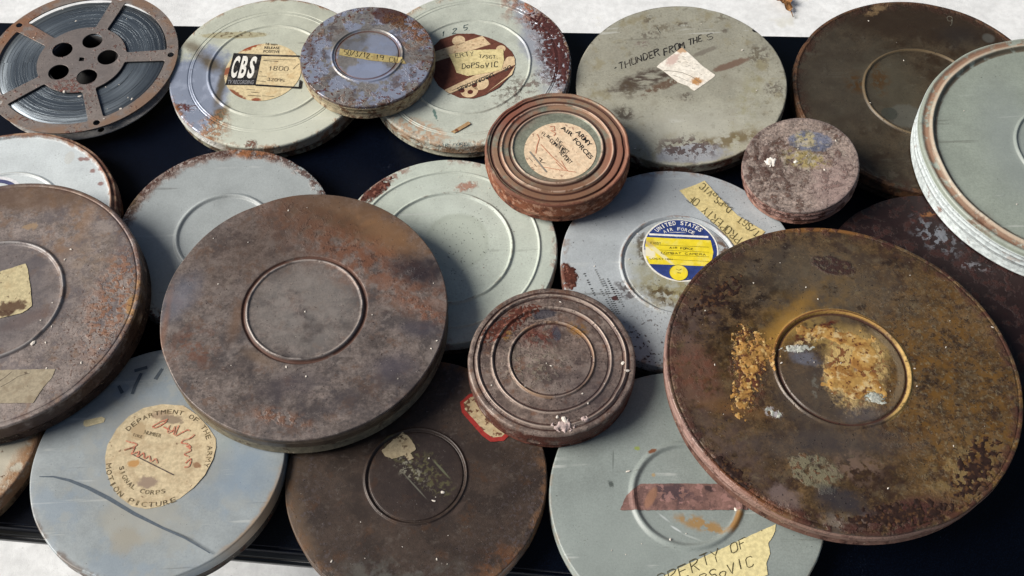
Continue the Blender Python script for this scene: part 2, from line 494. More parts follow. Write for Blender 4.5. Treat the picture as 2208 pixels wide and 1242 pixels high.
# ------------------------------------------------------------------ B: olive can with the broadcaster's label
def rusty_side(p, z0, col='#7a4a2a', amt=.8, lo=.45):
    p.add(col, p.mul(p.below(z0, z0 + .002), p.nz(70, lo, lo + .18, 6, .6, 8)), amt, rough=.8, h=1)

def base_mat(name, base, rust='#5b3420', lo=.45, k=None, metal=.1, amt=.85):
    p = Paint(name, base, k, .6, metal); p.grain(120, .22)
    p.add(rust, p.nz(60, lo, lo + .15, 7), amt, rough=.85, h=1)
    p.add('#c3b59d', p.nz(260, .62, .68, 4, .6, 3), .4)
    return p.done(.0004)

def specks(p, col='#3a2216', scale=420, lo=.67, op=.85, sd=11, area=None):
    m_ = p.nz(scale, lo, lo + .035, 3, .5, sd)
    m_ = p.mul(m_, p.nz(40, .45, .58, 3, .5, sd + 1)) if area is None else p.mul(m_, area)
    p.add(col, m_, op, rough=.8, h=.6)

c = CANS['B']; R = c.R
c.rings = [(rad('B', 449, 160), .0035, .0014), (rad('B', 405, 172), .0016, -.0005), (rad('B', 412, 172), .0016, .0005)]
p = Paint('olive_enamel', '#c1c4b3', 'B', .42, 0, .5); p.grain(30, .07); p.grain(350, .05)
p.scuff(); p.add('#d3d6c6', p.blob(620, 280, 150, 60, -25, .8, .3), .6)  # paler lower right: sheen painted into the enamel
left = p.blob(410, 215, 72, 120, 8, .15, .25, 40)
p.add('#98a1b4', left, .95, rough=.3, metal=.3)  # bare metal, its blue sky reflection painted in as colour
p.add('#b9c1d2', p.mul(left, p.nz(50, .5, .65, 5)), .6)
for a in ((452, 135, 16, 34, -35), (476, 190, 10, 50, 0), (474, 245, 12, 22, 20)):
    p.add('#5d4f32', p.blob(*a, soft=.6, warp=.6), .9, rough=.6)
p.add('#5d4a30', p.blob(413, 100, 20, 10, 30, .8, .5), .7)
p.add('#a1714a', p.mul(p.blob(460, 275, 30, 34, 10, .5, .5), p.nz(150, .42, .55, 6)), .85, rough=.8, h=1)
p.add('#5a1f14', p.mul(p.blob(395, 232, 26, 7, 5, .3, .9, 150), p.nz(150, .38, .5)), .95, rough=.85, h=1)
p.add('#6d3a20', p.mul(p.blob(541, 311, 12, 8, 0, .3, .8, 200), p.nz(220, .36, .5)), .9, rough=.85, h=1)
p.add('#8a5a34', p.mul(p.blob(378, 238, 14, 30, -20, .5, .6), p.nz(160, .42, .55)), .8, rough=.85, h=1)
p.add('#9b6a42', p.mul(p.rim(.95, 1.0, .05), p.nz(45, .46, .6, 5, .6, 12)), .85, rough=.8, h=1)
p.add('#7d4c2c', p.mul(p.rim(.965, .99, .03), p.blob(640, 5, 140, 22, 8, .5, .3)), .8, rough=.8, h=1)
# strip of old glue
p.add('#a2925c', p.blob(505, 76, 72, 7, -1, .12, .18, 120), .55); p.add('#5b4524', p.mul(p.band(0, 1, 0), p.blob(505, 74, 66, 6, -1, .2, .6, 160), p.nz(140, .5, .6)), .8)
specks(p, '#6a4a2c', 380, .70); p.add('#51301b', p.below(-.004, -.003), .6)
p.add('#e5e6df', p.mul(p.below(-.003, -.002), p.blob(400, 280, 80, 80, 0, .3, .2)), .9)  # lit edge at lower left painted white on the skirt
build_can('B', 'olive grey film can with bare blue metal and a round cream CBS label', p.done(.0003, .0012), base_mat('olive_base', '#8d8b79', '#4a2c1c'))
pts, cc, rr = disc_pts('B', (567, 155), (484, 160))
lb = sheet('B', 'label', pts, paper('aged_label', 'B', '#d9c79e', '#bf9c6c', '#7c3a20', .8, 60, .64,
   blobs=[('#8c3a22', 556, 92, 38, 7, -24), ('#9a4a2a', 540, 98, 22, 7, -24), ('#8a4028', 489, 155, 9, 9), ('#8a3a22', 553, 216, 9, 4), ('#7d3a24', 512, 206, 22, 5, 35)]), .0003, px=False)
i1 = Ink('B'); i1.rect((504, 115), (565, 118), (551, 185), (486, 184))
i1.rect((565, 118), (646, 120), (646, 124), (564, 121.5)); i1.rect((551, 182), (648, 188), (649, 192), (551, 186)); i1.rect((646, 172), (652, 176), (650, 191), (644, 189))
for y, x0, x1, w in ((129, 568, 638, 2.0), (132, 568, 600, 3), (155, 560, 565, 2), (165, 557, 575, 2.2), (176, 555, 573, 2), (194, 532, 550, 2), (200, 541, 560, 3), (207, 534, 562, 3), (208, 565, 592, 2)):
    i1.line([(x0, y - 1), (x1, y + 1)], .0011 if w > 2.5 else .0007)
i1.text('16 mm', (573, 98), (598, 99), (573.5, 92.5), .02).text('RELEASE', (570, 106), (603, 107), (570.5, 100.5), .02).text('POSITIVE', (568, 114), (603, 115), (568.5, 108.5), .02)
i1.build('printing', INK, lb)
i2 = Ink('B', .0009); i2.text('C', (495, 168.5), (508.5, 169), (507, 121), .035).text('B', (512.5, 169), (527, 169.5), (524.5, 121.5), .035).text('S', (531, 169.5), (545, 170), (543, 122), .035)
i2.build('printing', WHITEINK, lb)
i3 = Ink('B', .0009); i3.text('TV RECORDING', (490, 181.5), (546, 182.5), (492.5, 173), .015); i3.build('printing', flat('grey_print', '#8f8f92'), lb)
i4 = Ink('B', .0009); i4.hand('1800', (577, 152), (622, 154), (579, 143), .0008); i4.hand('32095', (576, 175), (614, 177), (577, 169), .0007)
i4.line([(632, 150), (640, 142), (646, 138)], .0006); i4.build('handwriting', FADED, lb)

# ------------------------------------------------------------------ C: small blue grey can lying on two others
c = CANS['C']; c.rings = [(rad('C', 716, 126), .0028, .0013), (rad('C', 724, 127), .0016, -.0006)]
p = Paint('blued_steel', '#8f8b87', 'C', .36, .3, .5); p.grain(40, .12); p.grain(300, .14)
p.add('#9fa8be', p.nz(24, .49, .52, 5), .8, rough=.28, metal=.3); p.add('#6b5546', p.mul(p.nz(30, .52, .60, 7, .7, 27), p.rim(.3, .7, .3)), .7)
p.add('#5f5b5e', p.nz(45, .55, .62, 6, .6, 6), .6)
p.add('#a3adc6', p.blob(795, 157, 50, 22, 0, .15, .3, 70), .85, rough=.28, metal=.3); p.add('#9ca5bb', p.blob(822, 100, 42, 22, 20, .15, .4, 70), .8, rough=.28)
p.add('#6f6d68', p.blob(758, 92, 34, 24, 10, .3, .5), .6)
p.add('#4a2c28', p.blob(842, 32, 38, 20, 8, .15, .4, 60), .9, rough=.8, h=.6); p.add('#6a4526', p.mul(p.blob(862, 48, 46, 14, 20, .3, .5), p.nz(150, .4, .55)), .9, rough=.85, h=1)
p.add('#5d2416', p.mul(p.rim(.5, .95, .2, 45), p.nz(150, .56, .59, 5, .6, 5)), .9, rough=.85, h=1)
p.add('#7d5a42', p.mul(p.rim(.55, .9, .3, 50), p.nz(60, .55, .62, 6, .65, 15)), .6, rough=.85, h=1)
p.add('#8b5a34', p.mul(p.blob(905, 70, 26, 40, 30, .6, .5), p.nz(140, .44, .55, 6)), .8, h=1)
p.add('#563a2c', p.rim(.965, 1.0, .05), .6); p.add('#5a2d1c', p.band(rad('C', 724, 127), .0016, .2), .7, rough=.85)
p.add('#bcae8e', p.below(-.0055, -.0045), .85); p.add('#6b4128', p.mul(p.below(-.004, -.003), p.nz(90, .5, .6, 6, .6, 7)), .8)
build_can('C', 'small blue grey can with a tape strip, lying across two olive cans', p.done(.0004, .0008), base_mat('cream_base', '#b5a78a', '#5b3420', .46), edge=.002, skirt=.55, bead=((.35, .0008), (.85, .0008)))
t = sheet('C', 'tape', [(733, 105), (800, 115), (866, 124), (876, 138), (800, 131), (731, 119)], paper('old_tape', 'C', '#b5a46f', '#8a6a3c', '#6d3a20', .8), .0004, rag=.0002)
i = Ink('C', .0009); i.hand('50/3/12', (741, 118), (797, 127), (743, 107), .0008); i.hand('-19 CU', (797, 127), (858, 136), (799, 117), .0007); i.build('handwriting', INK, t)

# ------------------------------------------------------------------ D: can with torn laboratory label
c = CANS['D']; c.rings = [(rad('D', 1144, 135), .003, .0014), (rad('D', 1185, 85), .0016, .0006), (rad('D', 1192, 85), .0016, -.0006)]
p = Paint('pale_green_enamel', '#bcc1b4', 'D', .45, 0, .5); p.grain(35, .08); p.grain(350, .06)
rb = p.blob(1205, 110, 48, 105, -12, .35, .5, 50)
p.scuff(); p.add('#a5a9b6', p.blob(1172, 95, 42, 130, -15, .4, .5, 45), .8, rough=.3, metal=.3)
p.add('#d5d5de', p.mul(rb, p.nz(75, .47, .55, 6, .6, 4)), .7, rough=.3)
p.add('#4e2a28', p.mul(rb, p.nz(110, .46, .50, 6, .65, 6)), .92, rough=.85, h=1)
p.add('#8d6350', p.mul(p.blob(1150, 20, 70, 42, 30, .5, .5), p.nz(70, .40, .6)), .85, rough=.8, h=.8)
p.add('#a5532a', p.mul(p.blob(1145, 15, 20, 12, 0, .5, .8, 120), p.nz(150, .45, .55)), .9, h=1)
p.add('#6d5a52', p.mul(p.blob(1130, 190, 60, 16, -35, .6, .6), p.nz(110, .48, .56, 6)), .8, h=.6)
p.add('#55483a', p.mul(p.blob(1095, 190, 40, 20, -40, .6, .5), p.nz(140, .5, .58, 6, .6, 3)), .7)
p.add('#a98565', p.mul(p.rim(.9, .985, .05), p.nz(60, .45, .6, 6, .6, 9)), .75, rough=.8, h=1)
p.add('#3f6a63', p.blob(938, 246, 12, 3, 70, .3, .9, 200), .8)
p.add('#b98a63', p.mul(p.blob(910, 278, 70, 16, 22, .5, .5), p.nz(120, .45, .55)), .6)
specks(p, '#4a3526', 420, .68)
p.add('#7b5a3c', p.mul(p.below(-.0035, -.0025), p.nz(60, .46, .58, 6, .6, 7)), .85, rough=.8, h=1)
build_can('D', 'pale green can with flaking red rust and a torn brown laboratory label', p.done(.0004, .001), base_mat('green_base', '#b9b7a4', '#54331f', .5))
crust('D', [(1205, 120, 22, 55, -12), (1180, 60, 20, 30, -30)], flat('maroon_flakes', '#4a2624', .85, .3), .0006, 200, bite=1.5, seed=14)
add_lift('D', (1070, 165), (1105, 185), .0022)
pts = [(930, 160), (925, 110), (950, 85), (985, 73), (1022, 73), (1055, 82), (1085, 95), (1104, 112), (1111, 128), (1111, 138), (1104, 160), (1075, 190), (1045, 206), (1020, 213), (990, 211), (965, 200), (945, 185)]
lb = sheet('D', 'label', pts, paper('brown_lab_label', 'D', '#6a4033', '#4c2a22', '#3a1c16', .7, 60), .0003, rag=.0003, drape=True)
cream = paper('cream_lab_print', 'D', '#d6bd97', '#b28a66', '#7a3a22', .7, 90)
i = Ink('D', .0007); i.rect((925, 116), (1040, 78), (1058, 96), (935, 135)); i.rect((958, 195), (1108, 122), (1111, 140), (972, 203))
i.disc((989, 88), (1003, 88)); i.disc((1012, 196), (1030, 190)); i.disc((1035, 180), (1053, 174)); i.disc((1080, 106), (1090, 104)); i.disc((1100, 130), (1110, 128))
i.rect((1050, 200), (1095, 165), (1111, 142), (1104, 162)); i.build('printing', cream, lb)
i = Ink('D', .0008); i.disc((1023, 184), (1029, 184)); i.disc((996, 196), (1002, 196)); i.disc((1014, 199), (1020, 199)); i.disc((1088, 150), (1094, 150), inner=.5)
i.build('printing', flat('brown_print', '#54261c'), lb)
i = Ink('D', .0009); i.text('LABORATORIES', (1062, 158), (985, 190), (1066, 165.5), .02); i.text('DE', (1100, 141), (1085, 148), (1104, 148), .02)
i.line([(1066, 156), (975, 196)], .0007); i.line([(1106, 146), (965, 205)], .0006); i.build('printing', INK, lb)
t = sheet('D', 'tape', [(968, 118), (1022, 109), (1085, 107), (1087, 130), (1081, 152), (1055, 157), (1010, 165), (985, 158), (978, 140)], paper('masking_tape', 'D', '#d9c994', '#b7a068', '#6a4a2c', .5, 120, .7), .0009, rag=.0004)
i = Ink('D', .0014); i.hand('ERTY', (982, 126), (1024, 121), (980, 117), .0009); i.hand('T/SGT.', (1032, 126), (1076, 129), (1033, 119), .0009)
i.hand('DoPSoVIC', (995, 149), (1075, 146), (996, 138), .0011); i.build('handwriting', INK, t)
sheet('D', 'tape', [(972, 285), (1010, 263), (1015, 269), (980, 289)], paper('brown_tape', 'D', '#a88a64', '#7a5232', '#6a2f1c', 1, 150, .55), .0004, rag=.0002)
i = Ink('D', .0003); i.hand('AIR FORCE', (943, 318), (1017, 318), (944, 311.5), .0009); i.hand('1 2 5', (950, 80), (1010, 64), (952, 69), .0012); i.build('handwriting', flat('teal_ink', '#2c4448'))

# ------------------------------------------------------------------ E: ribbed can of the air forces
c = CANS['E']
g = lambda x, y: rad('E', x, y)
c.rings = [(g(1299, 326), .0028, .0016), (g(1305, 326), .0018, -.0010), (g(1322, 324), .0028, .0018), (g(1329, 324), .0018, -.0011), (g(1346, 322), .0022, -.0016), (g(1354, 322), .0022, .0010)]
p = Paint('rust_washed_green', '#868a7a', 'E', .5, .15, .45); p.grain(60, .2); p.grain(350, .15)
p.add('#a0785e', p.mul(p.rim(.58, .72, .12, 40), p.nz(30, .36, .52, 5)), .85)
p.add('#8a4a3a', p.blob(1090, 240, 60, 46, -40, .6, .5), .75, rough=.7); p.add('#7f5a42', p.blob(1210, 425, 130, 42, 0, .5, .4), .85, rough=.75, h=.5)
p.add('#9c6552', p.blob(1340, 350, 40, 70, 10, .5, .4), .7)
for rr in (c.rings[1][0], c.rings[3][0], c.rings[4][0]): p.add('#3d160e', p.band(rr, .0018, .3), .85, rough=.85)  # shade in the grooves painted on as dark red
for rr in (c.rings[0][0], c.rings[2][0]): p.add('#c9ad98', p.mul(p.band(rr, .0014, .3), p.nz(80, .38, .48, 4, .6, 6)), .7)  # pinkish highlights painted along the ridges
p.add('#774636', p.rim(.96, .99, .05), .8, rough=.8, h=.5)
p.add('#8a5338', p.below(-.004, -.002), .9, rough=.85, h=1); p.add('#c99f85', p.mul(p.below(-.003, -.002), p.nz(90, .5, .58, 6, .6, 4)), .6); p.add('#4d2316', p.mul(p.below(-.003, -.002), p.nz(70, .52, .6, 6, .6, 14)), .7)
build_can('E', 'ribbed rusty green can with a round handwritten ARMY AIR FORCES label', p.done(.0004), base_mat('rust_base', '#8a5a44', '#4d2316', .45), edge=.003, skirt=.75)
pts, cc, rr = disc_pts('E', (1208, 325), (1286, 328))
lb = sheet('E', 'label', pts, paper('pale_label', 'E', '#e8cfae', '#d2a985', '#6d1f16', .7, 120, .60), .0003, px=False)
i = Ink('E', .0008)
i.text('AIR', (1208, 278), (1232, 296), (1213, 271), .02).text('ARMY', (1240, 286), (1270, 318), (1248, 280), .02).text('FORCES', (1234, 303), (1272, 345), (1242, 297), .02)
i.hand('FLAK', (1167, 290), (1186, 302), (1171, 284), .0007).hand('COMBAT', (1184, 305), (1211, 328), (1189, 299), .0008).hand('THE', (1196, 302), (1210, 315), (1200, 296), .0006)
i.hand('FIRST', (1205, 318), (1222, 334), (1211, 312), .0008).hand('REPORT', (1205, 330), (1228, 356), (1212, 325), .0008)
i.line([(1163, 340), (1168, 344), (1165, 350), (1175, 352)], .001).line([(1170, 345), (1163, 348)], .0008).line([(1140, 340), (1148, 349)], .0006).line([(1152, 355), (1157, 360)], .0006)
i.build('handwriting', INK, lb)
i = Ink('E', .0010); i.line([(1166, 312), (1190, 338), (1225, 370), (1242, 372)], .0010); i.line([(1155, 332), (1158, 315), (1163, 300), (1158, 290)], .0010)
i.line([(1166, 360), (1200, 366), (1242, 372)], .0008); i.line([(1186, 274), (1195, 273), (1196, 283), (1187, 282), (1198, 288), (1194, 294)], .0014); i.line([(1210, 348), (1216, 358), (1222, 368), (1212, 365), (1198, 350)], .0008)
i.build('handwriting', flat('red_crayon', '#c98668'), lb)
i = Ink('E', .0012); i.line([(1142, 328), (1160, 350), (1178, 372)], .0022); i.build('handwriting', flat('grey_smear', '#8d877c'), lb)

# ------------------------------------------------------------------ F: grey green can titled by hand
p = Paint('drab_enamel', '#aaa897', 'F', .5, 0, .4); p.grain(28, .10); p.add('#8a8779', p.blob(1450, 110, 260, 110, 0, .8, .3), .6); p.grain(300, .09)  # upper part painted darker for the sheen gradient
p.scuff(); p.add('#948f7e', p.nz(38, .5, .68, 6), .5); p.add('#6d6654', p.nz(90, .60, .66, 6, .6, 21), .5); p.add('#8a7f5c', p.mul(p.rim(.45, .8, .3, 40), p.nz(34, .52, .64, 6, .6, 4)), .5)
p.add('#bcbbae', p.blob(1500, 275, 120, 40, 0, .9, .4), .5)  # lower part painted lighter, as sheen
p.add('#42322a', p.mul(p.blob(1392, 170, 74, 17, -20, .4, .6, 110), p.nz(120, .36, .52, 6, .6, 0, 0, (.3, .5))), .9)
p.add('#5c4230', p.mul(p.blob(1440, 180, 62, 8, -22, .3, .5, 120), p.nz(140, .4, .52)), .85); p.add('#6d5040', p.blob(1578, 139, 42, 7, -20, .25, .35, 150), .8)
p.add('#675d53', p.blob(1520, 111, 26, 5, -22, .3, .5, 150), .6); p.add('#514534', p.mul(p.blob(1358, 190, 20, 20, 0, .5, .5), p.nz(130, .42, .54)), .7)
for x, y, a, b in ((1398, 44, 11, 9), (1427, 60, 22, 9), (1470, 53, 14, 6), (1563, 66, 9, 5), (1398, 75, 20, 9), (1638, 118, 22, 20), (1670, 190, 17, 14), (1480, 208, 16, 9), (1385, 95, 14, 6), (1560, 36, 16, 8)):
    p.add(random.choice(['#4a3c30', '#75605a', '#5f5440']), p.mul(p.blob(x, y, a, b, 0, .5, .8, 140), p.nz(170, .42, .54, 6)), .65, rough=.75, h=.4)
p.add('#8b8447', p.mul(p.blob(1610, 230, 18, 90, 10, .9, .4), p.nz(60, .42, .6)), .35)
p.add('#6b5a36', p.mul(p.blob(1560, 305, 90, 14, -14, .5, .6), p.nz(90, .4, .55)), .8)
p.add('#b2b4ba', p.blob(1490, 332, 74, 20, -4, .2, .4, 60), .8, rough=.28, metal=.3); p.add('#5c4741', p.mul(p.blob(1480, 320, 60, 26, 0, .5, .6), p.nz(100, .48, .54, 6, .6, 3)), .85, h=1)
p.add('#3c2c20', p.mul(p.blob(1345, 245, 18, 14, 30, .4, .8, 90), p.nz(120, .4, .5)), .8)
p.add('#2d2620', p.rim(.985, 1.0, .03), .5); p.add('#c9c4b0', p.mul(p.rim(.975, 1.0, .01), p.blob(1245, 150, 26, 90, 0, .4, .1)), .6)  # dark rim outline; highlight painted on its left edge
p.add('#141210', p.blob(1630, 66, 8, 4, 10, .2, .2), 1); specks(p, '#3b2e20', 430, .66)
p.add('#4d2618', p.mul(p.below(-.003, -.002), p.nz(60, .42, .55, 6, .6, 7)), .9, rough=.85, h=1)
build_can('F', 'grey green can hand titled THUNDER FROM THE S under a white patch', p.done(.0003, .0012), base_mat('dark_base', '#45413a', '#3b1d12', .45), edge=.0016)
lb = sheet('F', 'label', [(1416, 145), (1422, 138), (1450, 118), (1470, 103), (1485, 115), (1515, 143), (1542, 162), (1540, 166), (1518, 182), (1497, 196), (1490, 192), (1484, 186), (1462, 178), (1445, 165), (1430, 153)],
   paper('white_patch', 'F', '#efe8da', '#dccbb0', '#8d5a34', .3, 40, .70, blobs=[('#c79f78', 1470, 108, 14, 6, 0), ('#b9803c', 1502, 176, 12, 7, 0), ('#d3b8ac', 1450, 130, 16, 8, -40)]), .0004, rag=.0002)
i = Ink('F', .0009); i.line([(1431, 153), (1450, 154), (1470, 157), (1490, 165), (1511, 180)], .0008); i.line([(1452, 163), (1470, 170), (1484, 176)], .0005)
for x, y in ((1470, 122), (1473, 128), (1478, 134), (1483, 141), (1492, 148), (1500, 139), (1476, 143), (1462, 133), (1508, 160)): i.line([(x, y), (x + 6, y + 2)], .0006)
i.build('handwriting', flat('pale_pencil', '#7b7060'), lb)
i = Ink('F', .0003); i.hand("*THUNDER", (1322, 156), (1425, 118), (1320, 142), .0018, .0004).hand('FROM', (1432, 120), (1478, 103), (1430, 106), .0018, .0004).hand('THE', (1484, 99), (1516, 88), (1483, 86), .0015, .0004).hand('S', (1522, 88), (1540, 82), (1521, 76), .001, .0003)
i.line([(1424, 72), (1419, 64), (1416, 58)], .0006); i.build('handwriting', INK)

# ------------------------------------------------------------------ G: dark brown can, back right
c = CANS['G']; c.rings = [(rad('G', 1862, 183), .0038, .002), (rad('G', 1716, 161), .003, .0008)]
p = Paint('dark_rust_film', '#61533f', 'G', .45, .1, .4); p.grain(30, .2); p.grain(320, .18)
p.scuff('#8d8a7c', '#2a231b', .3); p.add('#46331f', p.nz(30, .45, .62, 7, .7), .75); p.add('#857b68', p.nz(50, .56, .68, 7, .7, 81), .5); p.add('#6b6558', p.blob(1800, 180, 110, 130, 0, .8, .4), .5)
p.add('#4a3a2a', p.blob(1960, 40, 180, 44, 8, .3, .3), .8); p.add('#77725f', p.blob(1925, 185, 60, 70, 0, .6, .4), .5)
p.add('#6b4a20', p.mul(p.blob(1845, 178, 18, 20, 0, .7, .7), p.nz(120, .42, .55)), .8); p.add('#6b4a20', p.mul(p.blob(1895, 168, 18, 26, 0, .7, .7), p.nz(120, .42, .55)), .8)
p.add('#55301c', p.mul(p.rim(.86, .99, .06, 50), p.nz(70, .40, .56, 6, .6, 4)), .9, rough=.8, h=1); p.add('#9a6a44', p.mul(p.rim(.95, .985, .02), p.nz(80, .44, .54, 5, .6, 3)), .6, h=.5)
p.add('#b3946a', p.mul(p.blob(1892, 20, 26, 8, -28, .4, .8, 120), p.nz(140, .4, .5)), .8); p.add('#9a8463', p.band(c.rings[0][0], .0022, .25), .8)
p.add('#84867e', p.blob(1950, 248, 34, 24, -10, .12, .3, 60), .5, rough=.25); p.add('#56584e', p.blob(1918, 245, 18, 13, 20, .1, .2), .8)
p.add('#8f918a', p.blob(2130, 82, 13, 9, 0, .25, .3), .5); p.add('#3a3a3a', p.blob(2070, 80, 40, 22, 0, .8, .4), .4)
specks(p, '#2a1a10', 350, .66)
build_can('G', 'dark brown can with a pale raised ring, half under the thick light green can', p.done(.0004, .001), base_mat('dark_rust_base', '#3f342a', '#2a1810'), edge=.002)
i = Ink('G', .0004); i.hand('9', (2038, 56), (2054, 58), (2040, 36), .0014, .0002); i.build('handwriting', worn('chalk', '#6f6b5e', '#433d33', .46))

# ------------------------------------------------------------------ H: light green can at the right edge
c = CANS['H']; R = c.R
c.rings = [(R * .962, .0055, -.0012), (R * .915, .0045, .0022), (rad('H', 2190, 300), .004, .002)]; c.steps = [(R * .905, .005, .0035)]
p = Paint('light_green_enamel', '#979f93', 'H', .42, 0, .5); p.grain(22, .07); p.grain(400, .08)
p.scuff(); p.add('#8a9292', p.blob(2190, 320, 60, 120, 0, .8, .3), .5)
p.add('#8a6248', p.mul(p.band(R * .95, .006, .4), p.nz(50, .38, .5, 5, .6, 4)), .85, rough=.75, h=.5); p.add('#c7b6a0', p.band(R * .925, .003, .3), .6)
p.add('#59452f', p.mul(p.band(R * .895, .003, .4), p.nz(60, .35, .5, 5)), .8)
p.add('#6f4a34', p.mul(p.blob(2110, 480, 30, 20, 40, .6, .6), p.nz(120, .45, .56)), .7); specks(p, '#3b3126', 380, .70)
p.add('#d3dcdc', p.below(-.0045, -.0030), .97, rough=.35); p.add('#b3a398', p.mul(p.below(-.0045, -.0035), p.nz(60, .58, .66, 6, .6, 5)), .6); p.add('#8d9696', p.mul(p.below(-.0045, -.0035), p.mr(p.noise(200, 3, .6, 0, 8, (.02, 0)), .5, .62)), .5)
build_can('H', 'thick light green can with a white side, cut off by the right edge', p.done(.0003, .001), base_mat('white_base', '#d3dcdb', '#8a5a44', .58), edge=.0035, skirt=.6, bead=((.2, .0012), (.5, .0009), (.9, .001)))

# ------------------------------------------------------------------ I: smallest can
p = Paint('mauve_rust', '#94847a', 'I', .5, .05, .4); p.grain(60, .2, 7); p.grain(350, .4)
p.add('#5f3c2e', p.nz(75, .5, .62, 8, .72), .8, rough=.8, h=1); p.add('#c9b8b0', p.nz(260, .56, .62, 5, .6, 4), .5, h=1)
p.add('#a98f89', p.blob(1800, 400, 50, 60, 0, .7, .4), .5); p.add('#4c2c22', p.mul(p.blob(1665, 355, 55, 50, 20, .6, .5), p.nz(90, .44, .55, 6, .6, 5)), .75, h=1)
p.add('#6a5a5c', p.rim(.9, 1.0, .05), .3)
blue = p.blob(1748, 305, 46, 22, 5, .12, .3, 90); p.add('#6e7488', blue, .9, rough=.6)
p.add('#b3a67c', p.mul(p.blob(1738, 300, 24, 16, 0, .3, .5, 120), p.nz(140, .38, .5)), .85)
p.add('#a8975e', p.mul(p.blob(1735, 342, 46, 18, 10, .4, .6, 110), p.nz(110, .42, .52)), .85)
p.add('#b5ac9c', p.mul(p.blob(1740, 335, 60, 40, 0, .6, .6, 110), p.nz(130, .5, .58, 6, .6, 8)), .7)
p.add('#bd958a', p.below(-.004, -.003), .8); p.add('#5b2d20', p.mul(p.below(-.004, -.003), p.nz(90, .48, .56, 6, .6, 7)), .85, h=1)
build_can('I', 'smallest can, mauve with worn blue and yellow label remains', p.done(.0006), base_mat('mauve_base', '#a07a6c', '#55281a', .45), edge=.002, skirt=.7, bead=((.3, .0008), (.8, .0008)))

# ------------------------------------------------------------------ J: white can on the left
c = CANS['J']; R = c.R
c.rings = [(R * .955, .0035, .0025), (rad('J', 62, 376), .004, .0016)]
p = Paint('white_enamel', '#cfd6d6', 'J', .38, 0, .5); p.grain(25, .05); p.grain(400, .05)
p.add('#8d6040', p.rim(.925, .955, .03), .9, rough=.8, h=1); p.add('#5d3322', p.mul(p.rim(.95, .97, .02), p.nz(60, .42, .55, 6, .6, 5)), .8, rough=.85)
p.add('#b99a78', p.mul(p.rim(.94, .99, .02), p.nz(70, .5, .58, 6, .6, 6)), .6)
for x, y in ((175, 343), (187, 343), (200, 368), (217, 365), (217, 396)): p.add('#8a5a50', p.blob(x, y, 6, 4, 0, .4, .6, 200), .8)
p.add('#a6a69a', p.band(rad('J', 62, 376), .0008, .2), .5)
p.scuff(); p.add('#c3b9a4', p.blob(150, 340, 10, 13, 0, .1, .1), .25)
build_can('J', 'white can with a rusty raised rim, half hidden by a big brown can', p.done(.0003, .0008), base_mat('rust_rim_base', '#8a5f42', '#4d2a1a'), edge=.002)
cJ = P('J', 30, 440)
i = Ink('J', .0006)
i.disc((-20, 440), (48, 402), inner=.78); i.build('label', flat('white_label', '#e9e9ea'))
i = Ink('J', .0008); i.disc((-20, 440), (41, 406), inner=.86); i.build('printing', flat('navy_print', '#4b5078'))

# ------------------------------------------------------------------ K: big brown can on the left
c = CANS['K']; c.rings = [(rad('K', 138, 618), .0045, .0020), (c.R * .965, .002, -.0006)]
def brown(k, base='#7e726f', seedcols=('#6b5f60', '#8f8078', '#756256')):
    p = Paint('oxidised_steel', base, k, .42, .2, .45); p.grain(26, .16, 6); p.grain(100, .22, 7); p.grain(420, .24)
    for i, an in enumerate((.5, -.8)): p.add(seedcols[i], p.mul(p.nz(60, .60, .66, 5, .6, 60 + i, 0, (.12, an)), p.nz(18, .45, .6, 3, .5, 64 + i)), .5)
    p.add(seedcols[0], p.nz(24, .48, .62, 6), .7); p.add(seedcols[1], p.nz(33, .52, .66, 6, .6, 4), .6); p.add(seedcols[2], p.nz(48, .53, .64, 7, .65, 7), .6, rough=.6)
    p.add(seedcols[1], p.nz(130, .56, .63, 6, .6, 22), .45); p.add(seedcols[0], p.nz(110, .57, .64, 6, .6, 23), .5)
    return p
p = brown('K', '#867a73', ('#665e5f', '#a0948c', '#7c604a')); p.mat.name = 'brown_steel'
p.add('#8a6a4c', p.mul(p.blob(170, 470, 24, 90, 8, .7, .5), p.nz(50, .38, .56)), .65, rough=.7); p.add('#97826c', p.mul(p.blob(190, 560, 40, 60, 0, .7, .5), p.nz(60, .4, .58)), .4)
p.add('#6b5038', p.blob(60, 425, 170, 28, 0, .5, .4), .7); p.add('#8e5c38', p.mul(p.blob(250, 640, 45, 120, 8, .7, .4), p.nz(130, .46, .56, 6)), .7, rough=.75, h=.6)
p.add('#b3874e', p.mul(p.blob(288, 650, 12, 60, 4, .5, .5), p.nz(70, .42, .55)), .8); p.add('#a58a6a', p.blob(66, 488, 17, 7, 0, .3, .8, 160), .8); p.add('#6a4c3e', p.blob(55, 690, 60, 12, -20, .5, .6), .6)
p.add('#5a4038', p.mul(p.rim(.93, .965, .02), p.nz(40, .45, .55, 5)), .5); p.add('#5f5a5c', p.mul(p.band(0, rad('K', 130, 618)), p.nz(30, .1, .2)), .6)
p.add('#a39f9c', p.mul(p.band(c.rings[0][0], .002, .2), p.nz(40, .44, .52)), .6); specks(p, '#54301f', 260, .60, .8, 11, p.blob(230, 720, 100, 160, 20, .8, .3)); specks(p, '#3b221a', 330, .67)
p.add('#3a2218', p.mul(p.below(-.004, -.002), p.nz(40, .3, .5, 5, .6, 5)), .9)
build_can('K', 'big brown can with torn cream paper in its ring, cut by the left edge', p.done(.0004, .002), base_mat('dark_brown_base', '#3d2a22', '#26150f'), edge=.0028)
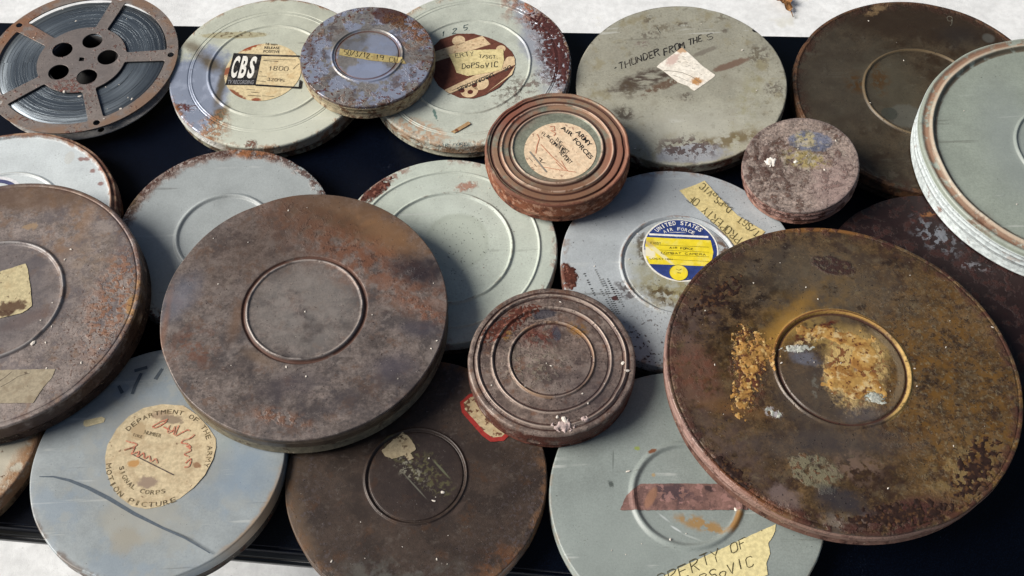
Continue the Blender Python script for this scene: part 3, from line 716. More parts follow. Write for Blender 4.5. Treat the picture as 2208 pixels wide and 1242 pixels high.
sheet('K', 'label', [(-12, 590), (10, 583), (55, 569), (60, 580), (66, 620), (69, 660), (60, 668), (45, 676), (20, 682), (-15, 690)], paper('cream_patch', 'K', '#c9bb93', '#a98f68', '#4a2c20', .8, 90, .6, blobs=[('#54392c', 25, 662, 34, 12, -8), ('#4c3226', 10, 676, 20, 6, 0)]), .0005, rag=.0004)
t = sheet('K', 'tape', [(-20, 799), (60, 797), (120, 796), (112, 815), (94, 835), (84, 850), (72, 869), (-20, 870)], paper('tape_scrap', 'K', '#a59982', '#85735c', '#3a2a22', .8, 80, .64), .0004, rag=.0002)
i = Ink('K', .0008); i.line([(0, 822), (14, 812), (26, 802)], .0006); i.line([(2, 835), (22, 824), (40, 812), (60, 806)], .0005); i.build('handwriting', FADED, t)

# ------------------------------------------------------------------ L: grey can behind the centre can
c = CANS['L']; c.rings = [(rad('L', 380, 523), .0052, .0022)]
p = Paint('grey_enamel', '#a5abaa', 'L', .4, 0, .5); p.grain(22, .06); p.grain(450, .06)
p.scuff(); p.add('#7f695e', p.mul(p.rim(.86, .93, .07, 60), p.blob(430, 370, 220, 110, -35, .3, .2)), .9, rough=.8, h=.7)
p.add('#4f2c20', p.mul(p.rim(.90, .96, .06, 60), p.nz(130, .44, .52, 6, .6, 5)), .9, rough=.85, h=1); p.add('#c8bcb4', p.mul(p.rim(.88, .95, .06, 60), p.nz(170, .55, .60, 6, .6, 6)), .6, h=1)
p.add('#a4683a', p.mul(p.blob(545, 332, 45, 9, 6, .5, .6, 120), p.nz(90, .42, .5)), .85, h=1); p.add('#5c4a2c', p.mul(p.blob(285, 430, 18, 20, 0, .6, .5), p.nz(100, .4, .5)), .7); specks(p, '#33302c', 380, .71)
build_can('L', 'smooth grey can with a rust crusted rim, behind the middle brown can', p.done(.0004, .001), base_mat('grey_base', '#6f706c', '#3b2016'), edge=.0018)

# ------------------------------------------------------------------ M: big brown can in the middle
c = CANS['M']; c.rings = [(rad('M', 524, 671), .0034, -.0016), (rad('M', 532, 671), .0030, .0013)]
p = brown('M', '#7b6f68', ('#4e4848', '#9a8e86', '#6c5140')); p.mat.name = 'brown_steel_centre'
p.add('#98928b', p.mul(p.band(0, rad('M', 540, 671), .02), p.nz(30, .30, .52, 7, .7, 93)), .55, rough=.36)
p.add('#3c3434', p.mul(p.nz(22, .50, .64, 6, .6, 94), p.blob(640, 800, 280, 130, -5, .8, .4)), .55); p.add('#a19488', p.mul(p.nz(60, .55, .66, 7, .7, 95), p.blob(520, 560, 150, 140, 0, .9, .4)), .5)
p.add('#876340', p.blob(760, 470, 150, 44, 16, .8, .5), .75, rough=.5); p.add('#a37a56', p.mul(p.blob(800, 500, 120, 30, 28, .8, .5), p.nz(60, .45, .62, 6)), .5); p.add('#5d432c', p.blob(735, 480, 80, 14, 24, .6, .5), .7); p.add('#8d6a4a', p.blob(850, 520, 70, 30, 30, .7, .5), .7)
diag = p.blob(755, 545, 230, 46, 30, .8, .6, 45); p.add('#7a4c32', p.mul(diag, p.nz(60, .34, .58, 7)), .85, rough=.65, h=.4); p.add('#4a2e22', p.mul(diag, p.nz(120, .53, .64, 7, .7, 5)), .75, rough=.8, h=.5); p.add('#5b473a', p.blob(600, 500, 190, 70, -30, .9, .6), .5)
p.add('#85543a', p.mul(p.blob(905, 665, 50, 16, 28, .6, .6, 70), p.nz(100, .42, .60, 7, .7)), .8, rough=.8, h=.7)
p.add('#2f2a30', p.blob(900, 580, 50, 28, 20, .7, .6, 40), .85, rough=.35); p.add('#494346', p.mul(p.blob(740, 850, 170, 60, -10, .8, .6, 30), p.nz(40, .4, .6)), .6); p.add('#4e4a52', p.blob(905, 710, 46, 16, 6, .7, .5), .7); p.add('#55505a', p.blob(850, 790, 40, 24, 0, .8, .5), .6); p.add('#524a4e', p.blob(620, 830, 60, 22, -10, .8, .6), .6); p.add('#7f8492', p.blob(390, 640, 26, 50, 20, .8, .5), .5)
p.add('#7d5f48', p.blob(510, 690, 13, 40, 8, .9, .4), .6); p.add('#8d735a', p.blob(560, 772, 34, 12, 30, .8, .5), .45)
p.add('#7d563f', p.mul(p.blob(600, 900, 70, 16, 12, .6, .6), p.nz(90, .42, .56)), .8, h=.5); p.add('#80513a', p.mul(p.blob(415, 750, 42, 36, 0, .8, .5), p.nz(90, .44, .56)), .6)
p.add('#5e3c2e', p.mul(p.band(c.rings[0][0], .0022, .25), p.nz(30, .3, .42)), .85, rough=.75); p.add('#b9aea6', p.mul(p.band(c.rings[1][0], .0014, .2), p.nz(50, .40, .5, 4, .6, 2)), .6)  # brown groove; light on the inner ridge painted as a pale band
p.add('#8f6248', p.blob(352, 720, 6, 70, 0, .9, .4), .5); specks(p, '#33211c', 360, .67); specks(p, '#cfc6bd', 520, .70, .7, 15)
p.add('#66594a', p.below(-.005, -.0035), .85); p.add('#2e2620', p.mul(p.below(-.003, -.002), p.nz(26, .48, .6, 5, .6, 25)), .6)
build_can('M', 'big brown can in the middle with one pressed ring and no label', p.done(.0004, .0022), base_mat('tan_base', '#7c7563', '#4a3224', .55), edge=.0016, skirt=.5, bead=((.4, .0006),))

# ------------------------------------------------------------------ N: pale green can
c = CANS['N']; c.rings = [(rad('N', 1105, 530), .0036, .0020), (rad('N', 1164, 536), .003, .0014)]
p = Paint('mint_enamel', '#c3cbbe', 'N', .4, 0, .5); p.grain(25, .06); p.grain(400, .05); p.add('#cbd4ca', p.blob(1010, 440, 120, 40, 10, .9, .3), .5)
p.scuff(); p.add('#a8b0a0', p.blob(985, 520, 68, 62, 0, .06, .08, 30), .5); p.add('#c5cdbf', p.blob(985, 524, 62, 56, 0, .1, .1, 30), .5)  # shadow arc of the domed centre painted as a ring
p.add('#5a2d22', p.mul(p.blob(810, 410, 36, 16, -42, .12, .35, 60), p.nz(130, .32, .46, 6)), .95, rough=.9, h=1.2); p.add('#a86f62', p.mul(p.blob(815, 405, 40, 20, -40, .3, .4), p.nz(170, .57, .62)), .7)
p.add('#9b7f70', p.mul(p.rim(.92, .99, .05), p.nz(60, .50, .6, 6, .6, 4)), .75, rough=.8, h=.6); p.add('#a5705a', p.mul(p.blob(1005, 402, 22, 9, -15, .4, .7, 160), p.nz(150, .4, .5)), .8, h=.6); p.add('#8a6050', p.mul(p.blob(860, 375, 26, 8, -38, .5, .7), p.nz(140, .45, .55)), .7)
specks(p, '#30352a', 330, .66, .9, 11, p.blob(1000, 530, 70, 110, 20, .8, .5)); specks(p, '#8a6a5a', 400, .69)
p.add('#6f5a48', p.mul(p.band(rad('N', 1105, 530), .0012, .5), p.nz(60, .5, .58)), .5)
build_can('N', 'pale green can without label, two raised rings and a dark red rust patch', p.done(.0004, .001), base_mat('mint_base', '#8c8f80', '#4a2a1c'), edge=.0018)

# ------------------------------------------------------------------ O: small three ringed can
c = CANS['O']; g = lambda x, y: rad('O', x, y)
c.rings = [(g(1098, 776), .0026, .0018), (g(1103, 776), .0014, -.0006), (g(1061, 776), .0026, .0018), (g(1067, 776), .0014, -.0006), (g(1029, 776), .0024, .0018), (g(1022, 776), .0016, -.001), (g(1035, 776), .0014, -.0006)]
p = brown('O', '#806f65', ('#52443f', '#a8978b', '#764f36')); p.mat.name = 'pitted_steel'
for rr in (c.rings[0][0], c.rings[2][0], c.rings[4][0]): p.add('#bba89a', p.band(rr, .0015, .3), .8);  # ridge highlights painted as pale bands
p.add('#96704a', p.mul(p.band(c.rings[0][0], .0022, .4), p.nz(34, .42, .52)), .6)
for rr in (c.rings[1][0], c.rings[3][0], c.rings[6][0], c.rings[5][0]): p.add('#3f211a', p.band(rr, .001, .4), .8)
p.add('#3f2c2c', p.mul(p.blob(1110, 700, 90, 50, -35, .7, .5), p.nz(130, .5, .57, 7)), .8, h=1); p.add('#43434c', p.blob(1172, 678, 26, 10, -8, .15, .4, 80), .8); p.add('#474852', p.blob(1200, 720, 10, 16, -8, .15, .3), .8)
p.add('#9a6e32', p.mul(p.blob(1245, 712, 22, 14, 30, .5, .6), p.nz(120, .42, .5)), .8); p.add('#9a7030', p.mul(p.blob(1092, 722, 10, 14, 0, .5, .7), p.nz(140, .42, .5)), .8); p.add('#6d2f20', p.mul(p.blob(1160, 725, 40, 22, 0, .7, .6), p.nz(120, .45, .52, 6, .6, 5)), .7, h=.6)
p.add('#938a76', p.mul(p.blob(1150, 790, 60, 40, 0, .8, .5), p.nz(160, .5, .58, 6, .6, 8)), .5, h=1); p.add('#4c4448', p.blob(1270, 840, 70, 60, 0, .9, .5), .5); specks(p, '#26191a', 420, .62, .8)
specks(p, '#d8cfc8', 480, .71, .8, 15); p.add('#d6cbc6', p.mul(p.blob(1215, 918, 16, 9, 0, .3, .7, 200), p.nz(220, .42, .5)), .9, h=2)
p.add('#5a2c20', p.mul(p.below(-.004, -.002), p.nz(50, .35, .55, 5, .6, 5)), .9, h=1)
build_can('O', 'small pitted brown can with three raised rings, beside the red bordered label', p.done(.0006, .0006), base_mat('red_rust_base', '#6a4034', '#3a1a12'), edge=.003, skirt=.75)

pk = Paint('red_rust_flakes', '#553026', 'O', .85, 0, .2); pk.grain(160, .35); pk.add('#a5705e', pk.nz(190, .54, .62), .6); pk = pk.done(.0004)
crust('O', [(1215, 918, 18, 10, 0), (1262, 905, 9, 5, 0)], flat('pink_flakes', '#c2aea8', .8), .0016, 220, bite=1.1, seed=4)
crust('O', [(1085, 705, 36, 14, -40), (1130, 672, 26, 9, -20)], pk, .0004, 260, bite=2.0, seed=6)
crust('N', [(806, 409, 34, 13, -40)], pk, .0010, 170, bite=.7, seed=9)
crust('I', [(1662, 349, 11, 8, 0), (1716, 349, 5, 3, 0)], flat('white_flake', '#e9e4da', .7), .0012, 300, bite=.8, seed=1)
# ------------------------------------------------------------------ P: grey can of the air force sticker
c = CANS['P']; c.rings = [(rad('P', 1339, 563), .0034, .0016), (rad('P', 1346, 563), .0020, -.0012)]
p = Paint('blue_grey_enamel', '#b1b7b9', 'P', .4, 0, .5); p.grain(22, .07); p.grain(400, .06)
p.scuff(); p.add('#8d9093', p.blob(1420, 420, 200, 40, -8, .9, .5), .5)
p.add('#7d6a34', p.mul(p.blob(1430, 600, 76, 56, 25, .5, .6, 50), p.blob(1460, 650, 90, 70, 0, .8, .5), p.nz(90, .40, .56, 6)), .85); p.add('#a09c74', p.blob(1455, 575, 92, 82, 0, .3, .4), .5)
p.add('#4e3a18', p.mul(p.blob(1440, 640, 50, 16, 22, .6, .7, 90), p.nz(120, .44, .54)), .85, h=.5); p.add('#5d3c1c', p.mul(p.blob(1562, 540, 10, 34, -20, .4, .6), p.nz(120, .4, .5)), .85)
p.add('#4c3c20', p.mul(p.blob(1385, 535, 10, 36, 0, .6, .8, 100), p.nz(130, .44, .52)), .8)
p.add('#74402c', p.mul(p.blob(1226, 595, 18, 28, -8, .12, .4, 80), p.nz(130, .34, .44)), .95, rough=.85, h=1.2)
p.add('#8d7565', p.mul(p.rim(.93, .99, .04), p.nz(60, .46, .58, 6, .6, 4)), .75, rough=.8, h=.6); p.add('#3b2a26', p.mul(p.blob(1350, 625, 24, 16, 40, .6, .7, 120), p.nz(130, .46, .53)), .8)
specks(p, '#35302c', 360, .67); specks(p, '#3a2018', 250, .60, .9, 19, p.blob(1400, 750, 90, 70, 0, .8, .4)); p.add('#4e2620', p.blob(1326, 643, 7, 5, 0, .2, .3), .95)
p.add('#8a5a38', p.mul(p.band(rad('P', 1339, 563), .0012, .5), p.nz(40, .46, .56)), .6)
build_can('P', 'blue grey can with a blue and yellow UNITED STATES AIR FORCE sticker', p.done(.0003, .001), base_mat('blue_grey_base', '#8b8f8f', '#4a2c1e'), edge=.0018)
crust('P', [(1225, 595, 16, 27, -8)], pk, .0008, 180, bite=.7, seed=12)
pts, cc, rr = disc_pts('P', (1467, 539), (1385, 537), 72)
lb = sheet('P', 'label', pts, flat('sticker_white', '#efecdf', .5), .0003, px=False)
pb = Paint('sticker_blue', '#31437f', 'P', .45, 0, .5); pb.grain(80, .2); pb.add('#7086b5', pb.nz(80, .6, .68, 5), .5); pb.add('#e6e2d0', pb.blob(1392, 548, 14, 12, 30, .3, .8, 150), .9); pb = pb.done(.0001)
i = Ink('P', .0007); i.disc((1467, 539), (1388.5, 537), 64); i.build('printing', pb, lb)
py_ = Paint('sticker_yellow', '#f0d932', 'P', .5, 0, .4); py_.grain(120, .08); py_.add('#f3e67c', py_.nz(60, .5, .66, 4), .5); py_.add('#efe6b0', py_.blob(1420, 545, 40, 4, 40, .3, .3), .9); py_.add('#f0ead2', py_.blob(1398, 545, 16, 10, 30, .3, .8, 150), .9); py_.add('#b08a2c', py_.blob(1402, 525, 12, 7, 0, .7, .6), .6); py_ = py_.done(.0001)
i = Ink('P', .0010); i.rect((1394, 512), (1532, 519), (1527, 575), (1400, 570)); i.rect((1532, 519), (1538, 545), (1535, 560), (1527, 575)); i.rect((1394, 512), (1400, 570), (1393, 556), (1391, 530)); i.disc((1463, 589), (1483, 589), 40); i.build('printing', py_, lb)
i = Ink('P', .0010); i.arc('UNITED STATES', (1467, 539), (1412, 498), (1512, 500), .0066, .02)
i.arc('AIR FORCE', (1465, 545), (1430, 502), (1498, 504), .0052, .01); i.rect((1399, 504), (1527, 510), (1527, 514), (1400, 508)); i.line([(1442, 502.5), (1455, 501.5), (1462, 502), (1470, 501.5), (1480, 503)], .0008, taper=True); i.build('printing', WHITEINK, lb)
i = Ink('P', .0014)
for y in (530, 541, 551, 561): i.line([(1412 + (y - 530) * .8, y - 1), (1528, y + 4)], .00045)
i.hand('FIRST', (1402, 527), (1425, 528), (1402, 523), .0005).hand('AIR FORCE', (1443, 537), (1495, 540), (1443, 533), .0006).hand('COMBAT CAMERA', (1424, 548), (1522, 552), (1424, 544), .0005).hand('LOCATION', (1400, 560), (1450, 562), (1400, 557), .0005)
i.line([(1457, 581), (1463, 584), (1469, 581)], .0006).line([(1460, 589), (1467, 590)], .001).disc((1463, 589), (1483.5, 589), 40, .96); i.build('printing', flat('olive_print', '#6b6224'), lb)
t = sheet('P', 'tape', [(1465, 411), (1500, 399), (1519, 390), (1550, 425), (1590, 465), (1650, 500), (1600, 545), (1575, 520), (1545, 487), (1500, 447), (1480, 428)], paper('masking_tape_long', 'P', '#d8c68d', '#b99f62', '#7a4a2c', .55, 120, .70), .0005, rag=.0002, drape=True)
i = Ink('P', .0014); i.hand('PROPERTY OF', (1600, 514), (1490, 419), (1589, 527), .0009, .0002).hand('T/SGT. DoPSoVIC', (1640, 502), (1514, 394), (1630, 513), .0009, .0002); i.build('handwriting', TAPE_INK, t)
# stamped lines, too worn to read
i = Ink('P', .0004)
for (x0, y0, n, dx, dy, gap) in ((1258, 586, 13, 2.2, 4.6, 0), (1282, 578, 24, 2.1, 4.3, 1), (1300, 602, 18, 2.1, 4.4, 1), (1310, 602, 12, 2.3, 4.5, 0), (1295, 625, 13, 2.4, 4.2, 1), (1329, 624, 9, 1.9, 4.6, 1)):
    for q in range(n):
        x = x0 + dx * q; y = y0 + dy * q; l = random.uniform(1.2, 2.6)
        if random.random() < .9: i.line([(x - l, y + .6), (x + l, y - .6)], .0009 if gap else .0013)
i.build('stamping', INK)

# ------------------------------------------------------------------ Q: largest dark rusty can
c = CANS['Q']; c.rings = [(rad('Q', 1677, 781), .0036, -.0016), (rad('Q', 1669, 781), .0030, .0014), (c.R * .975, .002, -.0005)]
p = Paint('deep_rust', '#675136', 'Q', .32, .1, .5); p.grain(18, .22, 6); p.grain(90, .26, 7); p.grain(350, .28)
p.add('#38241a', p.nz(30, .5, .6, 8, .7), .8, rough=.5); p.add('#75664e', p.nz(36, .54, .66, 8, .7, 4), .6)
right = p.blob(2080, 860, 170, 300, -12, .5, .4, 22); p.add('#7d5820', p.mul(right, p.nz(50, .38, .64, 8, .7)), .85, rough=.6); p.add('#8e7f5e', p.mul(right, p.nz(150, .55, .63, 6, .65, 6)), .6, h=.6); p.add('#3d2814', p.mul(right, p.nz(120, .55, .6, 6, .65, 8)), .7, h=.6)
p.add('#675f52', p.blob(1750, 610, 180, 80, 10, .8, .5), .6); p.add('#8a7a5c', p.mul(p.nz(40, .56, .64, 8, .7, 71), p.nz(160, .45, .6, 5, .6, 72)), .55); p.add('#241712', p.mul(p.nz(34, .56, .62, 8, .7, 73), p.nz(130, .42, .55, 5, .6, 74)), .7); p.add('#1e130f', p.mul(p.blob(1580, 690, 90, 120, 30, .9, .6), p.nz(45, .42, .58, 8, .7)), .9, rough=.3); p.add('#2a1b12', p.mul(p.blob(1700, 960, 200, 60, 10, .9, .6), p.nz(40, .46, .62, 8, .7, 96)), .7); p.add('#94702f', p.mul(p.blob(1700, 690, 130, 40, -35, 1, .5), p.nz(50, .40, .62, 7, .7, 97)), .6)
p.add('#6b4a38', p.mul(p.blob(1495, 800, 48, 90, -15, .35, .4, 40), p.nz(90, .36, .52, 6, .6, 31)), .8, rough=.7); p.add('#774631', p.mul(p.blob(1500, 800, 44, 50, 0, .7, .5), p.nz(90, .42, .62, 7, .7, 32)), .7, h=.4); p.add('#6f5c54', p.mul(p.blob(1500, 690, 40, 60, 25, .8, .5), p.nz(70, .36, .56, 7, .7, 91)), .6)
p.add('#6c5950', p.mul(p.blob(1560, 960, 130, 60, 45, .8, .5), p.nz(60, .36, .58, 7, .7, 92)), .65); p.add('#5a5350', p.blob(1790, 960, 160, 34, 0, .7, .5), .6, rough=.3); p.add('#5b5148', p.blob(1760, 850, 90, 80, 0, .5, .3), .7, rough=.3)
p.add('#391713', p.mul(p.blob(1797, 573, 46, 20, 12, .15, .3, 60), p.nz(150, .36, .5)), .9, rough=.85, h=1); p.add('#4a3f38', p.mul(p.blob(1797, 573, 46, 20, 12, .15, .3, 60), p.nz(170, .56, .6, 5, .6, 4)), .6)
p.add('#b58a42', p.blob(1684, 710, 78, 18, -48, 1, .5), .9)                         # ochre halo round the ring
yl = p.mul(p.blob(1614, 800, 30, 70, 4, .5, .7, 60), p.nz(90, .42, .52, 7)); p.add('#6d3412', yl, .9, rough=.8, h=1); p.add('#d3a95c', p.mul(p.blob(1608, 790, 22, 76, 4, .5, .8, 70), p.nz(120, .52, .57, 7, .6, 6)), .95, h=1.4)
p.add('#876036', p.blob(1580, 880, 60, 14, 10, .8, .6), .6)
yc = p.blob(1838, 798, 64, 72, 10, .25, .6, 55); p.add('#a88a4c', p.mul(p.blob(1800, 730, 110, 32, 18, .5, .5, 50), p.nz(60, .38, .52)), .85, rough=.7); p.add('#c3a468', p.blob(1850, 760, 50, 50, 60, .5, .5, 60), .85)
p.add('#e0bd78', yc, .92, rough=.75, h=1); p.add('#7c3f18', p.mul(yc, p.nz(150, .535, .565, 6, .6, 5)), .9, h=-1); p.add('#8c6a58', p.blob(1848, 790, 14, 11, 0, .3, .4), .8)
p.add('#5a1c10', p.mul(p.blob(1755, 712, 42, 7, -22, .3, .6, 90), p.nz(110, .38, .48)), .9); p.add('#511a10', p.blob(1736, 733, 18, 7, -10, .3, .7, 90), .85); p.add('#e8c98c', p.mul(p.blob(1760, 728, 46, 7, -18, .4, .8, 120), p.nz(150, .44, .5)), .9, h=1)
p.add('#80828e', p.mul(p.blob(1735, 772, 28, 13, 15, .6, .7, 90), p.nz(120, .36, .5)), .75, rough=.25, metal=.2); p.add('#e7e6df', p.mul(p.blob(1718, 752, 24, 7, -10, .3, .8, 120), p.nz(150, .42, .5)), .95, h=1); p.add('#cfe0d8', p.mul(p.blob(1888, 858, 18, 12, 0, .3, .8, 120), p.nz(170, .42, .5)), .9, h=1)
p.add('#6a686c', p.blob(1870, 895, 44, 22, -10, .9, .6), .5, rough=.3); p.add('#d5d0d2', p.mul(p.blob(1668, 890, 18, 10, 20, .4, .9, 160), p.nz(180, .45, .5)), .8); p.add('#8d8c80', p.mul(p.blob(1757, 835, 6, 24, 8, .4, .8, 160), p.nz(150, .45, .52)), .5)
ring = p.band(c.rings[1][0], .0032, .3)
p.add('#c79a52', p.mul(ring, p.blob(1790, 690, 120, 60, 8, .5, .3)), .95, rough=.7, h=.6); p.add('#d8b36c', p.mul(ring, p.blob(1950, 830, 40, 110, 10, .5, .3)), .95, rough=.7, h=.6); p.add('#9c8a6e', p.mul(p.band(c.rings[0][0] - .006, .005, .3), p.blob(1925, 790, 40, 90, 0, .5, .3)), .6)
p.add('#4a2416', p.band(c.rings[0][0], .0014, .35), .85, rough=.85); p.add('#5c2a12', p.mul(p.band(c.rings[1][0] + .0005, .0012, .6), p.blob(1760, 700, 160, 80, 0, .6, .3)), .8)
gp = p.mul(p.blob(1760, 1015, 58, 36, 18, .15, .7, 45), p.nz(80, .36, .5, 6, .6, 33)); p.add('#8b8468', gp, .85, rough=.6, h=.5); p.add('#6e4322', p.mul(gp, p.nz(130, .55, .6, 6, .6, 4)), .8, h=.5); p.add('#8a7262', p.mul(p.blob(1850, 1010, 50, 30, 10, .6, .7, 60), p.nz(90, .46, .54)), .7); p.add('#94807a', p.blob(1690, 1075, 40, 24, 20, .3, .6, 60), .6); p.add('#3e3b40', p.blob(1815, 1080, 60, 26, 20, .5, .6), .8)
p.add('#94887c', p.mul(p.blob(1830, 1125, 50, 16, 0, .5, .6), p.nz(70, .4, .52)), .7); p.add('#4a2018', p.mul(p.blob(1950, 1115, 100, 34, -20, .4, .5, 45), p.nz(70, .36, .5)), .9, rough=.8, h=.8); p.add('#9a8254', p.mul(p.blob(2080, 1010, 70, 50, -30, .7, .5), p.nz(70, .44, .55)), .7, h=.5); p.add('#2b1410', p.mul(p.blob(1580, 1020, 40, 12, 50, .5, .7, 70), p.nz(100, .42, .5)), .85); 
p.add('#9b6a38', p.mul(p.rim(.955, .98, .03, 40), p.blob(1780, 495, 120, 14, 3, .6, .4)), .8); p.add('#4c2015', p.mul(p.rim(.90, .98, .05, 50), p.nz(55, .46, .56, 6, .6, 6)), .8, rough=.85, h=.8); p.add('#8e5530', p.mul(p.rim(.94, .985, .03, 50), p.blob(1600, 1060, 110, 110, 45, .5, .3)), .6)
specks(p, '#20120e', 300, .63, .8); specks(p, '#cdbfa8', 520, .69, .8, 15); p.add('#9b7a6c', p.below(-.0050, -.0030), .92, rough=.6)
p.add('#c7a398', p.mul(p.rim(.985, 1.0, .006), p.blob(1470, 880, 90, 260, -22, .4, .1)), .6)  # light caught by the left bead, painted on the rim
p.add('#5a2f22', p.mul(p.below(-.005, -.004), p.nz(60, .54, .62, 6, .6, 5)), .6)
build_can('Q', 'largest can, dark rusty brown with ochre crust inside its ring', p.done(.0005, .0025), base_mat('pink_rust_base', '#6b4c40', '#3a1d14', .5), edge=.002, skirt=.62, bead=((.45, .0007),))

pc = Paint('ochre_crust', '#c99e58', 'Q', .6, 0, .4); pc.grain(60, .2, 6); pc.add('#8f5a24', pc.nz(55, .44, .62, 7, .65), .75); pc.add('#ecd39c', pc.nz(90, .53, .66, 6, .6, 4), .75); pc.add('#5a2410', pc.nz(150, .56, .62, 6, .6, 7), .85); pc = pc.done(.0004)
crust('Q', [(1838, 822, 50, 36, 0), (1862, 770, 30, 48, 12), (1790, 724, 62, 14, 4), (1840, 735, 34, 16, 20)], pc, .0007, 60, step=.0009, bite=.7, seed=2)
pc2 = Paint('broken_ochre_crust', '#b98a48', 'Q', .6, 0, .4); pc2.grain(90, .3, 6); pc2.add('#5a2c12', pc2.nz(90, .48, .58, 7, .7), .9); pc2.add('#e2bf7c', pc2.nz(150, .55, .62, 6, .6, 4), .8); pc2 = pc2.done(.0004)
crust('Q', [(1612, 770, 22, 50, 0), (1602, 850, 18, 38, 10), (1645, 760, 24, 30, 0)], pc2, .0007, 150, step=.0009, bite=1.7, seed=5)
crust('Q', [(1720, 752, 24, 6, -14), (1888, 858, 16, 9, 0), (1668, 890, 13, 6, 30)], flat('white_deposit', '#b3b5aa', .6, .35), .0006, 190, bite=1.7, seed=8)
pd = Paint('dark_flakes', '#2f1c15', 'Q', .7, 0, .3); pd.grain(150, .3); pd.add('#6b4a2c', pd.nz(140, .5, .62), .7); pd = pd.done(.0004)
crust('Q', [(1580, 1025, 50, 14, 50), (1940, 1110, 90, 22, -20), (2105, 1010, 30, 60, 30), (1545, 640, 50, 20, -50)], pd, .0007, 130, bite=1.5, seed=11)
# ------------------------------------------------------------------ R: blue grey can with the signal corps label
p = Paint('steel_blue_enamel', '#989fa0', 'R', .38, .05, .5); p.grain(18, .08); p.grain(420, .06)
p.scuff(); p.add('#8796a3', p.nz(20, .48, .62, 4), .5); p.add('#a5a397', p.blob(300, 1100, 90, 60, 10, .4, .8, 25), .75); p.add('#9fa19b', p.nz(26, .54, .62, 6, .6, 33), .5); p.add('#a39c8a', p.blob(290, 900, 60, 40, 0, .8, .5), .35); p.add('#9b9483', p.blob(270, 1165, 30, 30, 0, .4, .6, 50), .6)
p.add('#7d90a2', p.blob(530, 1010, 60, 60, -30, .8, .6), .5); p.add('#9aa49f', p.blob(470, 960, 70, 18, -30, .6, .6), .4)
p.add('#a5855f', p.mul(p.rim(.955, .99, .03, 40), p.blob(560, 1110, 90, 110, 40, .5, .3)), .7); p.add('#5c4a3c', p.mul(p.rim(.95, .99, .03, 50), p.blob(130, 1190, 110, 60, 40, .5, .3), p.nz(60, .4, .5)), .8)
p.add('#8a8a84', p.blob(345, 980, 140, 140, 0, .5, .4), .25); specks(p, '#4a4238', 420, .71)
build_can('R', 'blue grey can with a big round aged label reading MOTION PICTURE', p.done(.0003, .0018), base_mat('steel_blue_base', '#3a342e', '#4a2616', .5), edge=.0022)
pts = [(232, 960), (252, 925), (278, 898), (310, 880), (350, 872), (396, 875), (425, 895), (448, 920), (465, 945), (466, 965), (460, 990), (442, 1025), (418, 1052), (388, 1075), (350, 1092), (316, 1098), (285, 1092), (258, 1072), (240, 1046), (229, 1015), (227, 985)]
add_lift('R', (420, 1015), (462, 1030), .0018)
lb = sheet('R', 'label', pts, paper('aged_round_label', 'R', '#c9b896', '#a38b6b', '#5b3620', .8, 60, .64, blobs=[('#a08a72', 350, 895, 22, 10, 0), ('#938070', 318, 1040, 20, 12, 0), ('#b98a52', 288, 1000, 14, 8, 0), ('#8a7a68', 372, 905, 22, 9, 10), ('#b09a78', 300, 930, 18, 20, 0), ('#8d6a4e', 425, 1003, 10, 6, 20)]), .0004, rag=.00012, drape=True)
i = Ink('R', .0010); i.arc('DEPARTMENT OF THE ARMY', (346, 984), (273, 929), (443, 1010), .0060, .0).arc('MOTION PICTURE', (346, 984), (238, 998), (382, 1078), .0062, .0, True).arc('SIGNAL CORPS', (346, 984), (262, 1005), (358, 1058), .0055, .0, True)
i.text('NUMBER', (310, 936), (346, 945), (313, 928)); i.hand('TITLE', (286, 940), (306, 946), (288, 935), .0006); i.build('printing', worn('worn_print', '#5f513c', '#a8966f', .50), lb)
i = Ink('R', .0012); i.line([(283, 979), (375, 1025)], .0013); i.build('printing', worn('dark_line', '#4e4442', '#857663', .5), lb)
i = Ink('R', .0014)
i.line(smooth([(362, 905), (348, 910), (330, 920), (336, 923), (352, 915), (360, 908)]), .0017, jit=.0002).line(smooth([(352, 921), (372, 932)]), .0014).line(smooth([(366, 918), (362, 934), (372, 930), (378, 920), (374, 938)]), .0014).line(smooth([(386, 918), (378, 940), (392, 934), (404, 928), (410, 930)]), .0015)
i.line(smooth([(420, 938), (410, 946), (396, 950), (392, 956), (404, 958), (412, 966)]), .0018).line(smooth([(402, 962), (412, 972), (398, 980), (408, 986)]), .0016).line(smooth([(272, 952), (296, 960), (268, 972), (290, 966), (284, 980), (300, 974), (296, 986)]), .0018, jit=.0003).line(smooth([(298, 986), (310, 978), (312, 990), (322, 984), (326, 996), (336, 990), (340, 1000)]), .0016)
i.line(smooth([(400, 1000), (412, 990), (408, 1006), (398, 1008)]), .0016); i.build('handwriting', REDINK, lb)
i = Ink('R', .0004); i.line([(85, 1028), (115, 1028), (150, 1036), (190, 1052), (235, 1075), (290, 1108), (350, 1138), (400, 1162), (455, 1195)], .0042, taper=True)
i.line([(305, 805), (292, 832), (285, 850)], .0045).line([(290, 800), (318, 792)], .0045).line([(350, 795), (335, 818)], .0045).line([(256, 832), (264, 848)], .004).build('marker_stroke', flat('smudged_marker', '#566069'))
sheet('R', 'tape', [(181, 907), (220, 899), (227, 903), (224, 911), (186, 921), (180, 917)], flat('tape_bit', '#cfc19a'), .0004, rag=.0001)

